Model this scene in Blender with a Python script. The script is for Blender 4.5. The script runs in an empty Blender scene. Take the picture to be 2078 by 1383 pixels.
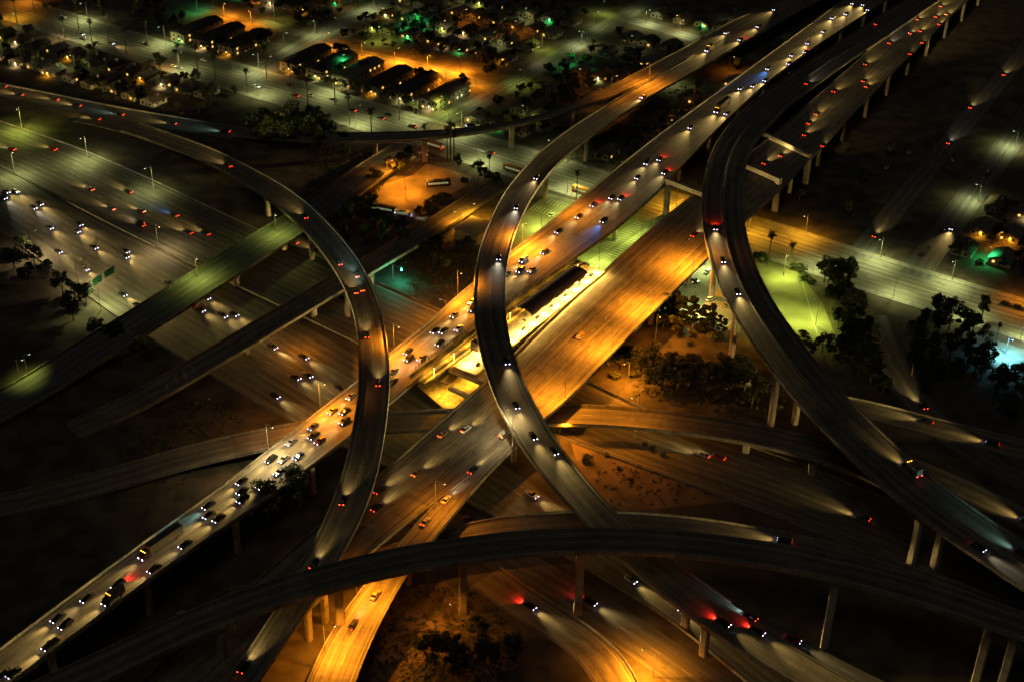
import bpy, bmesh, math, random
from mathutils import Vector, Matrix
C = bpy.context.scene.collection
R = math.radians
random.seed(7)

# ---------------------------------------------------------------- camera
F, PITCH, ROLL, H, CX, CY = 2900.0, R(32), R(1.1), 300.0, 1039.0, 691.5
cam = bpy.data.cameras.new('camera'); camo = bpy.data.objects.new('camera', cam); C.objects.link(camo)
cam.sensor_width = 36; cam.lens = F / 2078 * 36; cam.clip_start = 1; cam.clip_end = 20000
_c, _s, _cp, _sp = math.cos(ROLL), math.sin(ROLL), math.cos(PITCH), math.sin(PITCH)
_right, _down, _fwd = Vector((1, 0, 0)), Vector((0, -_sp, -_cp)), Vector((0, _cp, -_sp))
_X = _c * _right - _s * _down; _D = _s * _right + _c * _down
camo.matrix_world = Matrix(((_X.x, -_D.x, -_fwd.x, 0), (_X.y, -_D.y, -_fwd.y, 0), (_X.z, -_D.z, -_fwd.z, H), (0, 0, 0, 1)))
bpy.context.scene.camera = camo
sc = bpy.context.scene

# ---------------------------------------------------------------- sky, faint added fill lamp, exposure
w = bpy.data.worlds.new('World'); sc.world = w; w.use_nodes = True
nt = w.node_tree; bg = nt.nodes['Background']
sky = nt.nodes.new('ShaderNodeTexSky'); sky.sky_type = 'NISHITA'; sky.sun_disc = False
sky.sun_elevation = R(-2.5); sky.sun_rotation = R(250)
nt.links.new(sky.outputs[0], bg.inputs[0]); bg.inputs[1].default_value = 0.05
sun = bpy.data.lights.new('glow_fill', 'SUN'); sun.energy = 0.09; sun.angle = R(25); sun.color = (1.0, .88, .68)  # soft warm lamp added as ambient fill so unlit decks stay readable
suno = bpy.data.objects.new('glow_fill', sun); C.objects.link(suno); suno.rotation_euler = (R(28), R(-12), 0)
vs = sc.view_settings; vs.view_transform = 'Standard'; vs.look = 'None'; vs.exposure = 0; vs.gamma = 1
sc.render.engine = 'CYCLES'
cy = sc.cycles; cy.use_denoising = True; cy.max_bounces = 3; cy.diffuse_bounces = 2; cy.glossy_bounces = 2
cy.transmission_bounces = 2; cy.transparent_max_bounces = 4; cy.sample_clamp_indirect = 2.0; cy.use_light_tree = True
cy.caustics_reflective = False; cy.caustics_refractive = False

HEAD = 2.7      # overall headlight power
LAMP = 7.0      # overall street lamp power

# ---------------------------------------------------------------- pixel -> ground helpers
def at(px, py, z=0.0):
    u = (px - CX) / F; v = (py - CY) / F
    d = _fwd + _X * u + _D * v
    t = (z - H) / d.z
    return Vector((d.x * t, d.y * t, z))
ORG = dict(TL=(0, 0), TM=(690, 0), TR=(1378, 0), ML=(0, 458), MC=(690, 458), MR=(1378, 458), BL=(0, 917), BC=(690, 917), BR=(1378, 917))
def T(t, x, y):
    o = ORG[t]; return (o[0] + x / 2.967, o[1] + y / 2.967)
ORD = ('first second third fourth fifth sixth seventh eighth ninth tenth eleventh twelfth thirteenth fourteenth fifteenth sixteenth '
       'seventeenth eighteenth nineteenth twentieth').split()
def ordinal(i):
    if i < 20: return ORD[i]
    t = ('twenty', 'thirty', 'forty', 'fifty', 'sixty', 'seventy', 'eighty', 'ninety')[(i + 1) // 10 - 2]; u = (i + 1) % 10
    return t + ('-' + ORD[u - 1] if u else '') if u else t[:-1] + 'ieth'

# ---------------------------------------------------------------- materials
def mat(name, col, rough=0.8, metal=0.0, noise=0.0, scale=0.3, bump=0.0):
    m = bpy.data.materials.new(name); m.use_nodes = True
    n = m.node_tree.nodes; l = m.node_tree.links; b = n['Principled BSDF']
    b.inputs['Base Color'].default_value = (*col, 1); b.inputs['Roughness'].default_value = rough; b.inputs['Metallic'].default_value = metal
    if noise:
        tc = n.new('ShaderNodeTexCoord'); nz = n.new('ShaderNodeTexNoise'); nz.inputs['Scale'].default_value = scale; nz.inputs['Detail'].default_value = 6
        l.new(tc.outputs['Object'], nz.inputs['Vector'])
        mx = n.new('ShaderNodeMix'); mx.data_type = 'RGBA'
        mx.inputs[6].default_value = (*[c * (1 - noise) for c in col], 1); mx.inputs[7].default_value = (*[min(1, c * (1 + noise)) for c in col], 1)
        rp = n.new('ShaderNodeMapRange'); rp.inputs[1].default_value = 0.3; rp.inputs[2].default_value = 0.7
        l.new(nz.outputs[0], rp.inputs[0]); l.new(rp.outputs[0], mx.inputs[0]); l.new(mx.outputs[2], b.inputs['Base Color'])
        if bump:
            bp = n.new('ShaderNodeBump'); bp.inputs['Strength'].default_value = bump; l.new(nz.outputs[0], bp.inputs['Height']); l.new(bp.outputs[0], b.inputs['Normal'])
    return m
def glow(name, col, strength):
    m = bpy.data.materials.new(name); m.use_nodes = True
    b = m.node_tree.nodes['Principled BSDF']; b.inputs['Base Color'].default_value = (*col, 1)
    b.inputs['Emission Color'].default_value = (*col, 1); b.inputs['Emission Strength'].default_value = strength
    m.cycles.emission_sampling = 'NONE'
    return m
def road_mat(name, base, lanes=(), rough=0.75, joints=0.0, streak=0.55, edge_line=True, tint=(1, 1, 1)):
    """UV 'uv' = (metres across from the centre, metres along); UV 'edge' = (metres to nearest edge, 0). lanes: (offset, dashed)"""
    m = bpy.data.materials.new(name); m.use_nodes = True
    nt = m.node_tree; n = nt.nodes; l = nt.links; b = n['Principled BSDF']; b.inputs['Roughness'].default_value = rough
    uv = n.new('ShaderNodeUVMap'); uv.uv_map = 'uv'; ed = n.new('ShaderNodeUVMap'); ed.uv_map = 'edge'
    sx = n.new('ShaderNodeSeparateXYZ'); l.new(uv.outputs[0], sx.inputs[0]); se = n.new('ShaderNodeSeparateXYZ'); l.new(ed.outputs[0], se.inputs[0])
    def M(op, a, bb=None, c=None):
        x = n.new('ShaderNodeMath'); x.operation = op
        for i, v in enumerate((a, bb, c)):
            if v is None: continue
            if isinstance(v, (int, float)): x.inputs[i].default_value = v
            else: l.new(v, x.inputs[i])
        return x.outputs[0]
    U, V, E = sx.outputs[0], sx.outputs[1], se.outputs[0]
    def stretched(su, sv, det=4):
        cb = n.new('ShaderNodeCombineXYZ'); l.new(M('MULTIPLY', U, su), cb.inputs[0]); l.new(M('MULTIPLY', V, sv), cb.inputs[1])
        z = n.new('ShaderNodeTexNoise'); z.inputs['Scale'].default_value = 1; z.inputs['Detail'].default_value = det; l.new(cb.outputs[0], z.inputs['Vector']); return z.outputs[0]
    s1 = stretched(1.1, 0.012); s2 = stretched(0.25, 0.06); s3 = stretched(3.0, 0.05, 2); fine = stretched(2.5, 2.5, 2)
    f = M('ADD', M('MULTIPLY', M('SUBTRACT', s1, 0.5), 2.6 * streak), 1.0)
    f = M('ADD', f, M('MULTIPLY', M('SUBTRACT', s2, 0.5), 1.0)); f = M('ADD', f, M('MULTIPLY', M('SUBTRACT', s3, 0.5), 1.2 * streak))
    f = M('ADD', f, M('MULTIPLY', M('SUBTRACT', fine, 0.5), 0.25))
    # darker oil band in the middle of each lane
    osc = M('COSINE', M('MULTIPLY', U, 2 * math.pi / 3.6)); f = M('ADD', f, M('MULTIPLY', osc, 0.16 * (1 if lanes else 0)))
    if joints:
        j = M('LESS_THAN', M('MODULO', M('ADD', V, 5000.0), joints), 0.35); f = M('MULTIPLY', f, M('SUBTRACT', 1.0, M('MULTIPLY', j, 0.14)))
        pid = M('FLOOR', M('DIVIDE', V, joints)); wn = n.new('ShaderNodeTexWhiteNoise'); wn.noise_dimensions = '1D'; l.new(pid, wn.inputs['W'])
        f = M('MULTIPLY', f, M('ADD', 0.88, M('MULTIPLY', wn.outputs['Value'], 0.24)))
    pt = n.new('ShaderNodeTexNoise'); pt.inputs['Scale'].default_value = 1; pt.inputs['Detail'].default_value = 3; cb2 = n.new('ShaderNodeCombineXYZ'); l.new(M('MULTIPLY', U, .5), cb2.inputs[0]); l.new(M('MULTIPLY', V, .18), cb2.inputs[1]); cb2.inputs[2].default_value = 7.3; l.new(cb2.outputs[0], pt.inputs['Vector'])
    f = M('MULTIPLY', f, M('SUBTRACT', 1.0, M('MULTIPLY', M('GREATER_THAN', pt.outputs[0], .60), .22)))
    f = M('MAXIMUM', f, 0.2)
    col = n.new('ShaderNodeVectorMath'); col.operation = 'SCALE'; col.inputs[0].default_value = tuple(base * t for t in tint); l.new(f, col.inputs['Scale'])
    mask = None
    def add(x):
        nonlocal mask
        mask = x if mask is None else M('MAXIMUM', mask, x)
    for off, dashed in lanes:
        a = M('LESS_THAN', M('ABSOLUTE', M('SUBTRACT', U, off)), 0.09)
        if dashed: a = M('MULTIPLY', a, M('LESS_THAN', M('MODULO', M('ADD', V, 5000.0 + off), 12.0), 3.6))
        add(a)
    if edge_line: add(M('LESS_THAN', M('ABSOLUTE', M('SUBTRACT', E, 1.3)), 0.09))
    out = col.outputs[0]
    if mask is not None:
        mask = M('MULTIPLY', mask, M('MULTIPLY', fine, 1.3))
        mx = n.new('ShaderNodeMix'); mx.data_type = 'RGBA'; l.new(mask, mx.inputs[0]); l.new(out, mx.inputs[6]); mx.inputs[7].default_value = (.46, .45, .40, 1); out = mx.outputs[2]
    l.new(out, b.inputs['Base Color'])
    return m
def lanes_for(width, n, solid=()):
    st = 3.6; return [((i - n / 2) * st, i not in solid) for i in range(1, n)]

M_conc = mat('bridge_concrete', (.24, .225, .20), .85, noise=.25, scale=.25, bump=.1)
M_parapet = mat('barrier_concrete', (.22, .205, .17), .85, noise=.25, scale=.5)
def jointed(m, period=6.0):
    nt = m.node_tree; n = nt.nodes; l = nt.links; b = n['Principled BSDF']; src = b.inputs['Base Color'].links[0].from_socket
    uv = n.new('ShaderNodeUVMap'); uv.uv_map = 'uv'; sx = n.new('ShaderNodeSeparateXYZ'); l.new(uv.outputs[0], sx.inputs[0])
    def M(op, a, v):
        x = n.new('ShaderNodeMath'); x.operation = op; l.new(a, x.inputs[0]); x.inputs[1].default_value = v; return x.outputs[0]
    j = M('LESS_THAN', M('MODULO', sx.outputs[1], period), .25); wn = n.new('ShaderNodeTexWhiteNoise'); wn.noise_dimensions = '1D'; l.new(M('FLOOR', M('DIVIDE', sx.outputs[1], period), 0), wn.inputs['W'])
    f = M('ADD', M('MULTIPLY', wn.outputs['Value'], .45), .75); mu = n.new('ShaderNodeMath'); mu.operation = 'MULTIPLY'; l.new(f, mu.inputs[0]); l.new(M('ADD', M('MULTIPLY', j, -.6), 1.0), mu.inputs[1])
    vm = n.new('ShaderNodeVectorMath'); vm.operation = 'SCALE'; l.new(src, vm.inputs[0]); l.new(mu.outputs[0], vm.inputs['Scale']); l.new(vm.outputs[0], b.inputs['Base Color'])
jointed(M_parapet)
M_pier = mat('column_concrete', (.30, .27, .23), .85, noise=.3, scale=.3)
M_ground = mat('dry_soil', (.075, .062, .045), .95, noise=.6, scale=.11, bump=.4)
M_metal = mat('galvanised_steel', (.35, .36, .36), .45, .8)
M_dark = mat('dark_metal', (.03, .03, .035), .5, .3)
M_glass = mat('dark_glass', (.012, .014, .018), .08)
M_tyre = mat('tyre_rubber', (.015, .015, .015), .9)
M_rail = mat('rail_steel', (.12, .10, .09), .4, .7)
G_head = glow('headlight_glow', (.78, .66, 1.0), 13)
G_headv = glow('violet_headlight_glow', (.34, .22, 1.0), 16)
G_tail = glow('tail_light_glow', (1.0, .04, .010), 8)
G_off = mat('unlit_lens', (.35, .33, .30), .2)
G_offr = mat('unlit_red_lens', (.18, .012, .01), .2)
G_amber = glow('amber_lamp_glow', (1.0, .45, .03), 9)
G_sod = glow('sodium_lamp_glow', (1.0, .62, .22), 7)
G_grn = glow('mercury_lamp_glow', (.75, 1.0, .55), 3.5)
G_wht = glow('white_lamp_glow', (.95, .95, 1.0), 14)
G_cyan = glow('blue_lamp_glow', (.35, .6, 1.0), 16)
G_win = glow('lit_window', (1.0, .55, .12), 1.6)
G_winw = glow('lit_window_pale', (.9, .85, .5), 1.3)

# ---------------------------------------------------------------- mesh and object helpers
class MB:
    def __init__(s): s.v = []; s.f = []; s.uv = []; s.ed = []; s.mi = []
    def quad(s, a, b, c, d, uv=None, ed=None, mi=0):
        i = len(s.v); s.v += [a, b, c, d]; s.f.append((i, i + 1, i + 2, i + 3)); s.uv.append(uv or ((0, 0),) * 4); s.ed.append(ed or ((9, 0),) * 4); s.mi.append(mi)
    def poly(s, pts, mi=0):
        i = len(s.v); s.v += list(pts); s.f.append(tuple(range(i, i + len(pts)))); s.uv.append(tuple((p[0], p[1]) for p in pts)); s.ed.append(((9, 0),) * len(pts)); s.mi.append(mi)
    def box(s, x0, x1, y0, y1, z0, z1, mt=None, mi=0, taper=0.0):
        t = taper
        p = [Vector(q) for q in ((x0, y0, z0), (x1, y0, z0), (x1, y1, z0), (x0, y1, z0), (x0 + t, y0 + t, z1), (x1 - t, y0 + t, z1), (x1 - t, y1 - t, z1), (x0 + t, y1 - t, z1))]
        if mt is not None: p = [mt @ q for q in p]
        for f in ((3, 2, 1, 0), (4, 5, 6, 7), (0, 1, 5, 4), (1, 2, 6, 5), (2, 3, 7, 6), (3, 0, 4, 7)): s.quad(*[p[i] for i in f], mi=mi)
    def tube(s, pts, radii, n=8, cap=True, mi=0):
        rings = []
        for k, p in enumerate(pts):
            p = Vector(p); a = Vector(pts[max(k - 1, 0)]); b = Vector(pts[min(k + 1, len(pts) - 1)]); t = (b - a).normalized()
            u = t.orthogonal().normalized() if abs(t.z) < .99 else Vector((1, 0, 0)); u = (u - t * u.dot(t)).normalized(); v = t.cross(u)
            r = radii[k] if hasattr(radii, '__len__') else radii
            rings.append([p + (u * math.cos(2 * math.pi * i / n) + v * math.sin(2 * math.pi * i / n)) * r for i in range(n)])
        for A, B in zip(rings[:-1], rings[1:]):
            for i in range(n): s.quad(A[i], A[(i + 1) % n], B[(i + 1) % n], B[i], mi=mi)
        if cap: s.poly(rings[-1], mi); s.poly(rings[0][::-1], mi)
    def mesh(s, name, mats, weld=True, smooth=False):
        me = bpy.data.meshes.new(name); me.from_pydata([tuple(v) for v in s.v], [], s.f)
        uvl = me.uv_layers.new(name='uv'); edl = me.uv_layers.new(name='edge')
        k = 0
        U = []; E = []
        for a, b in zip(s.uv, s.ed):
            for q in a: U += [q[0], q[1]]
            for q in b: E += [q[0], q[1]]
        uvl.data.foreach_set('uv', U); edl.data.foreach_set('uv', E)
        if not hasattr(mats, '__len__'): mats = [mats]
        for m in mats: me.materials.append(m)
        if len(mats) > 1: me.polygons.foreach_set('material_index', s.mi)
        if weld:
            bm = bmesh.new(); bm.from_mesh(me); bmesh.ops.remove_doubles(bm, verts=bm.verts, dist=1e-4); bm.to_mesh(me); bm.free()
        if smooth: me.polygons.foreach_set('use_smooth', [True] * len(me.polygons))
        me.update(); return me
    def build(s, name, mats, parent=None, **k):
        return link(name, s.mesh(name, mats, **k), parent)
def link(name, me, parent=None):
    o = bpy.data.objects.new(name, me); C.objects.link(o)
    if parent: o.parent = parent
    return o
def tag(o, label, cat, group=None):
    o['label'] = label; o['category'] = cat
    if group: o['group'] = group
    return o
def struct(o): o['kind'] = 'structure'; return o
def empty(name, loc=(0, 0, 0), rz=0.0):
    o = bpy.data.objects.new(name, None); C.objects.link(o); o.location = loc; o.rotation_euler = (0, 0, rz); o.empty_display_size = .5; return o
def dup(root, loc, rz):
    r = root.copy(); C.objects.link(r); r.location = loc; r.rotation_euler = (0, 0, rz)
    for ch in list(root.children):
        c = ch.copy(); C.objects.link(c); c.parent = r
        for g in list(ch.children):
            d = g.copy(); C.objects.link(d); d.parent = c
    return r

# ---------------------------------------------------------------- ground sheet
bm = MB(); S = 6000
bm.quad(Vector((-S, -S, -.05)), Vector((S, -S, -.05)), Vector((S, S, -.05)), Vector((-S, S, -.05)))
struct(bm.build('ground', M_ground))

# ---------------------------------------------------------------- road builder
ROADS = {}
def zat(prof, px, py):
    if len(prof) == 1: return prof[0][2]
    best = None
    for a, b in zip(prof[:-1], prof[1:]):
        dx, dy = b[0] - a[0], b[1] - a[1]; t = max(0, min(1, ((px - a[0]) * dx + (py - a[1]) * dy) / (dx * dx + dy * dy)))
        d = math.hypot(px - a[0] - dx * t, py - a[1] - dy * t)
        if best is None or d < best[0]: best = (d, a[2] + (b[2] - a[2]) * t)
    return best[1]
def dens(pl, step=4.0):
    out = []
    for a, b in zip(pl[:-1], pl[1:]):
        n = max(1, int((b - a).length / step))
        for i in range(n): out.append(a.lerp(b, i / n))
    out.append(pl[-1]); return out
def near(pl, p):
    best = None
    for i, (a, b) in enumerate(zip(pl[:-1], pl[1:])):
        d = Vector((b.x - a.x, b.y - a.y)); L2 = d.length_squared or 1e-9
        t = max(0, min(1, ((p.x - a.x) * d.x + (p.y - a.y) * d.y) / L2)); q = a.lerp(b, t)
        D = math.hypot(p.x - q.x, p.y - q.y)
        if best is None or D < best[0]: best = (D, q, i, d.normalized())
    return best
class Road: pass
def road_geo(key, Lp, Rp, prof, ext=(0, 0), smooth=6, width=None, wsm=10):
    """centre line, half widths from two edge polylines in photo pixels (or one centre line + width)"""
    if Rp is None:
        c = dens([at(x, y, zat(prof, x, y)) for x, y in Lp]); hw = [width / 2] * len(c)
    else:
        A = dens([at(x, y, zat(prof, x, y)) for x, y in Lp]); B = dens([at(x, y, zat(prof, x, y)) for x, y in Rp])
        c = []; hw = []
        for p in A:
            D, q, i, t = near(B, p)
            # skip points whose nearest point is the far end of the other edge
            if (i == 0 and (q - B[0]).length < .01) or (i == len(B) - 2 and (q - B[-1]).length < .01):
                if c: continue
            c.append((p + q) / 2); hw.append(D / 2)
        if width: hw = [width / 2] * len(c)
    for k in range(2):
        if ext[k]:
            a, b = (c[min(8, len(c) - 1)], c[0]) if k == 0 else (c[max(-9, -len(c))], c[-1]); t = (b - a); t.z = 0; t.normalize()
            n = int(ext[k] / 4)
            for i in range(1, n + 1):
                q = b + t * 4 * i
                if k == 0: c.insert(0, q); hw.insert(0, hw[0])
                else: c.append(q); hw.append(hw[-1])
    # even resample then smooth
    def resample(c, hw, st):
        L = [0]
        for a, b in zip(c[:-1], c[1:]): L.append(L[-1] + (b - a).length)
        n = max(2, int(L[-1] / st)); oc = []; oh = []; j = 0
        for i in range(n + 1):
            s = L[-1] * i / n
            while j < len(L) - 2 and L[j + 1] < s: j += 1
            t = (s - L[j]) / max(1e-6, L[j + 1] - L[j]); oc.append(c[j].lerp(c[j + 1], t)); oh.append(hw[j] * (1 - t) + hw[j + 1] * t)
        return oc, oh
    c, hw = resample(c, hw, 4)
    for _ in range(smooth):
        c = [c[0]] + [(c[i - 1] + c[i] * 2 + c[i + 1]) / 4 for i in range(1, len(c) - 1)] + [c[-1]]
    for _ in range(wsm):
        hw = [hw[0]] + [(hw[i - 1] + hw[i] * 2 + hw[i + 1]) / 4 for i in range(1, len(c) - 1)] + [hw[-1]]
    c, hw = resample(c, hw, 4)
    r = Road(); r.key = key; r.c = c; r.hw = hw; r.prof = prof
    r.t = []
    for i in range(len(c)):
        a = c[max(i - 1, 0)]; b = c[min(i + 1, len(c) - 1)]; t = (b - a); t.z = 0; r.t.append(t.normalized())
    r.n = [Vector((-t.y, t.x, 0)) for t in r.t]   # left of travel along the list
    ROADS[key] = r; return r
def strip(mb, r, u0, u1, dz0, dz1, i0=0, i1=None, surface=False):
    """ribbon between lateral offsets u0(i), u1(i) (callables or numbers)"""
    i1 = len(r.c) - 1 if i1 is None else i1
    g = lambda u, i: u(i) if callable(u) else u
    s = 0
    for i in range(i0, i1):
        L = (r.c[i + 1] - r.c[i]).length
        a0, a1, b0, b1 = g(u0, i), g(u1, i), g(u0, i + 1), g(u1, i + 1)
        P = [r.c[i] + r.n[i] * a0 + Vector((0, 0, dz0)), r.c[i + 1] + r.n[i + 1] * b0 + Vector((0, 0, dz0)), r.c[i + 1] + r.n[i + 1] * b1 + Vector((0, 0, dz1)), r.c[i] + r.n[i] * a1 + Vector((0, 0, dz1))]
        if surface:
            # two halves so that distance to edge is right on both sides
            m0 = (P[0] + P[3]) / 2; m1 = (P[1] + P[2]) / 2; c0 = (a0 + a1) / 2; c1 = (b0 + b1) / 2
            mb.quad(P[0], m0, m1, P[1], ((a0, s), (c0, s), (c1, s + L), (b0, s + L)), ((0, 0), (abs(a1 - a0) / 2, 0), (abs(b1 - b0) / 2, 0), (0, 0)))
            mb.quad(m0, P[3], P[2], m1, ((c0, s), (a1, s), (b1, s + L), (c1, s + L)), ((abs(a1 - a0) / 2, 0), (0, 0), (0, 0), (abs(b1 - b0) / 2, 0)))
        else: mb.quad(P[0], P[3], P[2], P[1], ((a0, s), (a1, s), (b1, s + L), (b0, s + L)))
        s += L
def ground_road(key, name, m, dz=0.0, **k):
    r = road_geo(key, **k)
    b = MB(); strip(b, r, lambda i: -r.hw[i], lambda i: r.hw[i], dz, dz, surface=True)
    o = struct(b.build(name, m)); return r
def bridge(key, name, label, m, geo, cat='flyover', group=None, depth=1.9, sides=(True, True), piers=(), auto=None, divider=False, col=1.1, parapet_h=0.95, i_par=None):
    r = road_geo(key, **geo)
    e = empty(name, tuple(r.c[len(r.c) // 2][:2]) + (0,)); tag(e, label, cat, group); off = -Vector(e.location)
    def fix(b): b.v = [v + off for v in b.v]; return b
    hw = r.hw; b = MB(); strip(b, r, lambda i: -hw[i] + .0, lambda i: hw[i], 0, 0, surface=True)
    fix(b).build('roadway', m, e)
    b = MB(); E = .35      # slab edge then tapering box girder
    for sg in (-1, 1):
        o = lambda k: (lambda i: sg * (hw[i] + .35 - k))
        pts = [(o(0), -.004), (o(0), -.45), (o(1.6), -.85), (o(2.4), -depth)]
        for (u0, z0), (u1, z1) in zip(pts[:-1], pts[1:]): strip(b, r, u0, u1, z0, z1)
    strip(b, r, lambda i: -(hw[i] - 2.05), lambda i: hw[i] - 2.05, -depth, -depth)
    strip(b, r, lambda i: -(hw[i] + .35), lambda i: hw[i] + .35, -.006, -.006)
    fix(b).build('girder', M_conc, e)
    n = len(r.c) - 1
    for sg, on in zip((-1, 1), sides):
        if not on: continue
        ivs = [(0, n)] if on is True else [tuple(sorted((0 if p == 0 else n if p == 1 else near(r.c, at(*p, zat(r.prof, *p)))[2]) for p in iv)) for iv in on]
        b = MB(); q = [(.0, 0), (.0, parapet_h), (.38, parapet_h), (.38, -.3)]
        for i0, i1 in ivs:
            for (u0, z0), (u1, z1) in zip(q[:-1], q[1:]): strip(b, r, (lambda i, a=u0: sg * (hw[i] + a)), (lambda i, a=u1: sg * (hw[i] + a)), z0, z1, i0, i1)
        fix(b).build('parapet', M_parapet, e)
    if divider:
        b = MB(); q = [(-.3, 0), (-.12, .85), (.12, .85), (.3, 0)]
        for (u0, z0), (u1, z1) in zip(q[:-1], q[1:]): strip(b, r, u0, u1, z0, z1)
        fix(b).build('median_barrier', M_parapet, e)
    r.obj = e; r.depth = depth
    for p in piers: add_pier(r, at(*p), col)
    r.auto = auto; return r
def add_pier(r, p, rad=1.1, cap=True, wide=None):
    D, q, i, t = near(r.c, p); e = r.obj; off = -Vector(e.location)
    if D > r.hw[i] - 1.2: k = (r.hw[i] - 1.8) / D if D < r.hw[i] + 4 else 0; p = Vector((q.x + (p.x - q.x) * k, q.y + (p.y - q.y) * k, 0))
    top = q.z - r.depth + .05; x, y = p.x, p.y
    ang = math.atan2(r.t[i].y, r.t[i].x); mt = Matrix.Translation(off + Vector((x, y, 0))) @ Matrix.Rotation(ang, 4, 'Z')
    b = MB(); prof = [(rad * 1.25, rad * .8)]
    a, c = rad * 1.15, rad * .85; ch = rad * .35
    oct_ = [(a - ch, -c), (a, -c + ch), (a, c - ch), (a - ch, c), (-a + ch, c), (-a, c - ch), (-a, -c + ch), (-a + ch, -c)]
    lv = [(-.3, 1), (top - 3.2, 1), (top, 1.35 if cap else 1)]
    rings = [[mt @ Vector((px * (1 + (k - 1) * .4), py * (k if k > 1 else 1) , z)) for px, py in oct_] for z, k in lv]
    for A, B in zip(rings[:-1], rings[1:]):
        for j in range(8): b.quad(A[j], A[(j + 1) % 8], B[(j + 1) % 8], B[j])
    b.poly(rings[-1])
    o = b.build('pier', M_pier, e); return o
def add_bent(r, p0, p1, wid=2.0, hgt=2.2, legs=(1, 1), rad=1.15, drop=0.0, name='cross_beam'):
    """straddle bent: beam from p0 to p1 under the deck with a column at each end (world xy points)"""
    e = r.obj; off = -Vector(e.location)
    mid = (p0 + p1) / 2; q = near(r.c, mid)[1]; top = q.z - .5 - drop
    d = (p1 - p0); d.z = 0; L = d.length; ang = math.atan2(d.y, d.x)
    mt = Matrix.Translation(off + Vector((p0.x, p0.y, 0))) @ Matrix.Rotation(ang, 4, 'Z')
    b = MB(); b.box(-1.3, L + 1.3, -wid / 2, wid / 2, top - hgt, top, mt)
    bo = b.build(name, M_conc, e)
    for k, on in enumerate(legs):
        if not on: continue
        b = MB(); b.box((0, L)[k] - rad, (0, L)[k] + rad, -rad * .8, rad * .8, -.3, top - hgt - .003, mt); b.build('pier', M_pier, e)

# ================================================================ roads (edges read from the photo)
M_fwy = road_mat('freeway_concrete', .17, lanes_for(20, 5), joints=4.6, tint=(1, .90, .72))
M_fwy_e = road_mat('freeway_concrete_wide', .17, lanes_for(30, 7), joints=4.6, streak=.7, tint=(1, .90, .72))
M_ramp = road_mat('flyover_concrete', .15, [(0, True)], joints=6.0, tint=(1, .90, .72))
M_ramp1 = road_mat('ramp_concrete', .15, [(0.6, True)], joints=6.0, tint=(1, .90, .72))
M_two = road_mat('connector_concrete', .14, [(-.8, False), (.8, False)], joints=6.0, tint=(1, .90, .72))
M_110 = road_mat('main_freeway_asphalt', .115, lanes_for(30, 8), joints=0, streak=.62, tint=(1, .90, .72))
M_asph = road_mat('street_asphalt', .13, [(-7, True), (-3.5, True), (-.15, False), (.15, False), (3.5, True), (7, True)], joints=0, streak=.45, tint=(1, .97, .80))
M_street = road_mat('side_street_asphalt', .11, [(0, True)], joints=0, streak=.4, edge_line=False)
M_lot = mat('car_park_asphalt', (.16, .165, .12), .9, noise=.35, scale=.12)
M_lotd = mat('bus_yard_concrete', (.20, .17, .12), .9, noise=.4, scale=.1)
M_grass = mat('dry_grass_field', (.15, .145, .085), .95, noise=.45, scale=.08)
M_paint = mat('white_paint', (.55, .55, .5), .8)
M_walk = mat('pavement_concrete', (.21, .205, .18), .9, noise=.25, scale=.4)

# --- ground level: the lower freeway (two carriageways), the avenue, streets
ground_road('C1', 'lower_freeway', M_110, dz=.004, prof=[(0, 0, 0.0)], ext=(120, 60), smooth=20, wsm=30,
    Lp=[(0, 253), (135, 293), (286, 357), (480, 450), (674, 535), (830, 605), (1000, 680), (1172, 768), (1290, 826), (1400, 872), (1567, 920), (1850, 1038), (2078, 1130)],
    Rp=[(-60, 312), (0, 335), (230, 455), (410, 543), (566, 616), (700, 680), (850, 752), (1000, 824), (1150, 888), (1300, 945), (1500, 1015), (1700, 1090), (1850, 1152), (2078, 1250)])
ground_road('C2', 'lower_freeway', M_110, dz=.008, prof=[(0, 0, 0.0)], ext=(120, 60), smooth=20, wsm=30,
    Lp=[(0, 346), (230, 464), (410, 553), (566, 628), (700, 706), (850, 806), (1014, 938), (1162, 1042), (1290, 1140), (1400, 1228), (1480, 1300)],
    Rp=[(-60, 420), (0, 468), (110, 548), (243, 647), (400, 745), (560, 838), (700, 912), (850, 975), (956, 1020), (1044, 1062), (1148, 1126), (1229, 1176), (1371, 1254), (1450, 1330)])
ground_road('FIG', 'avenue', M_asph, dz=.008, prof=[(0, 0, 0.0)], ext=(260, 320), smooth=10, wsm=60, width=27,
    Lp=[(81, 34), (350, 118), (700, 222), (1091, 341), (1546, 481), (1816, 569), (2078, 648)], Rp=None)
ground_road('R10', 'frontage_road', M_street, dz=.030, prof=[(0, 0, 0.0)], ext=(0, 200), Lp=[(1742, 520), (1800, 445), (1925, 292), (2078, 105)], Rp=None, width=11)
ground_road('R11', 'side_street', M_street, dz=.034, prof=[(0, 0, 0.0)], ext=(0, 200), Lp=[(1855, 560), (1968, 400), (2085, 238)], Rp=None, width=13)
ground_road('SA', 'side_street', M_street, dz=.012, prof=[(0, 0, 0.0)], ext=(0, 200), Lp=[(498, 168), (600, 100), (700, 44), (800, -5)], Rp=None, width=14)
ground_road('SB', 'side_street', M_street, dz=.016, prof=[(0, 0, 0.0)], ext=(0, 200), Lp=[(850, 285), (892, 247), (976, 208), (1077, 148), (1263, 34), (1330, -10)], Rp=None, width=13)
ground_road('SC', 'back_street', M_street, dz=.020, prof=[(0, 0, 0.0)], ext=(0, 0), Lp=[(628, 86), (690, 101), (841, 131), (943, 160), (995, 178)], Rp=None, width=11)
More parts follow.
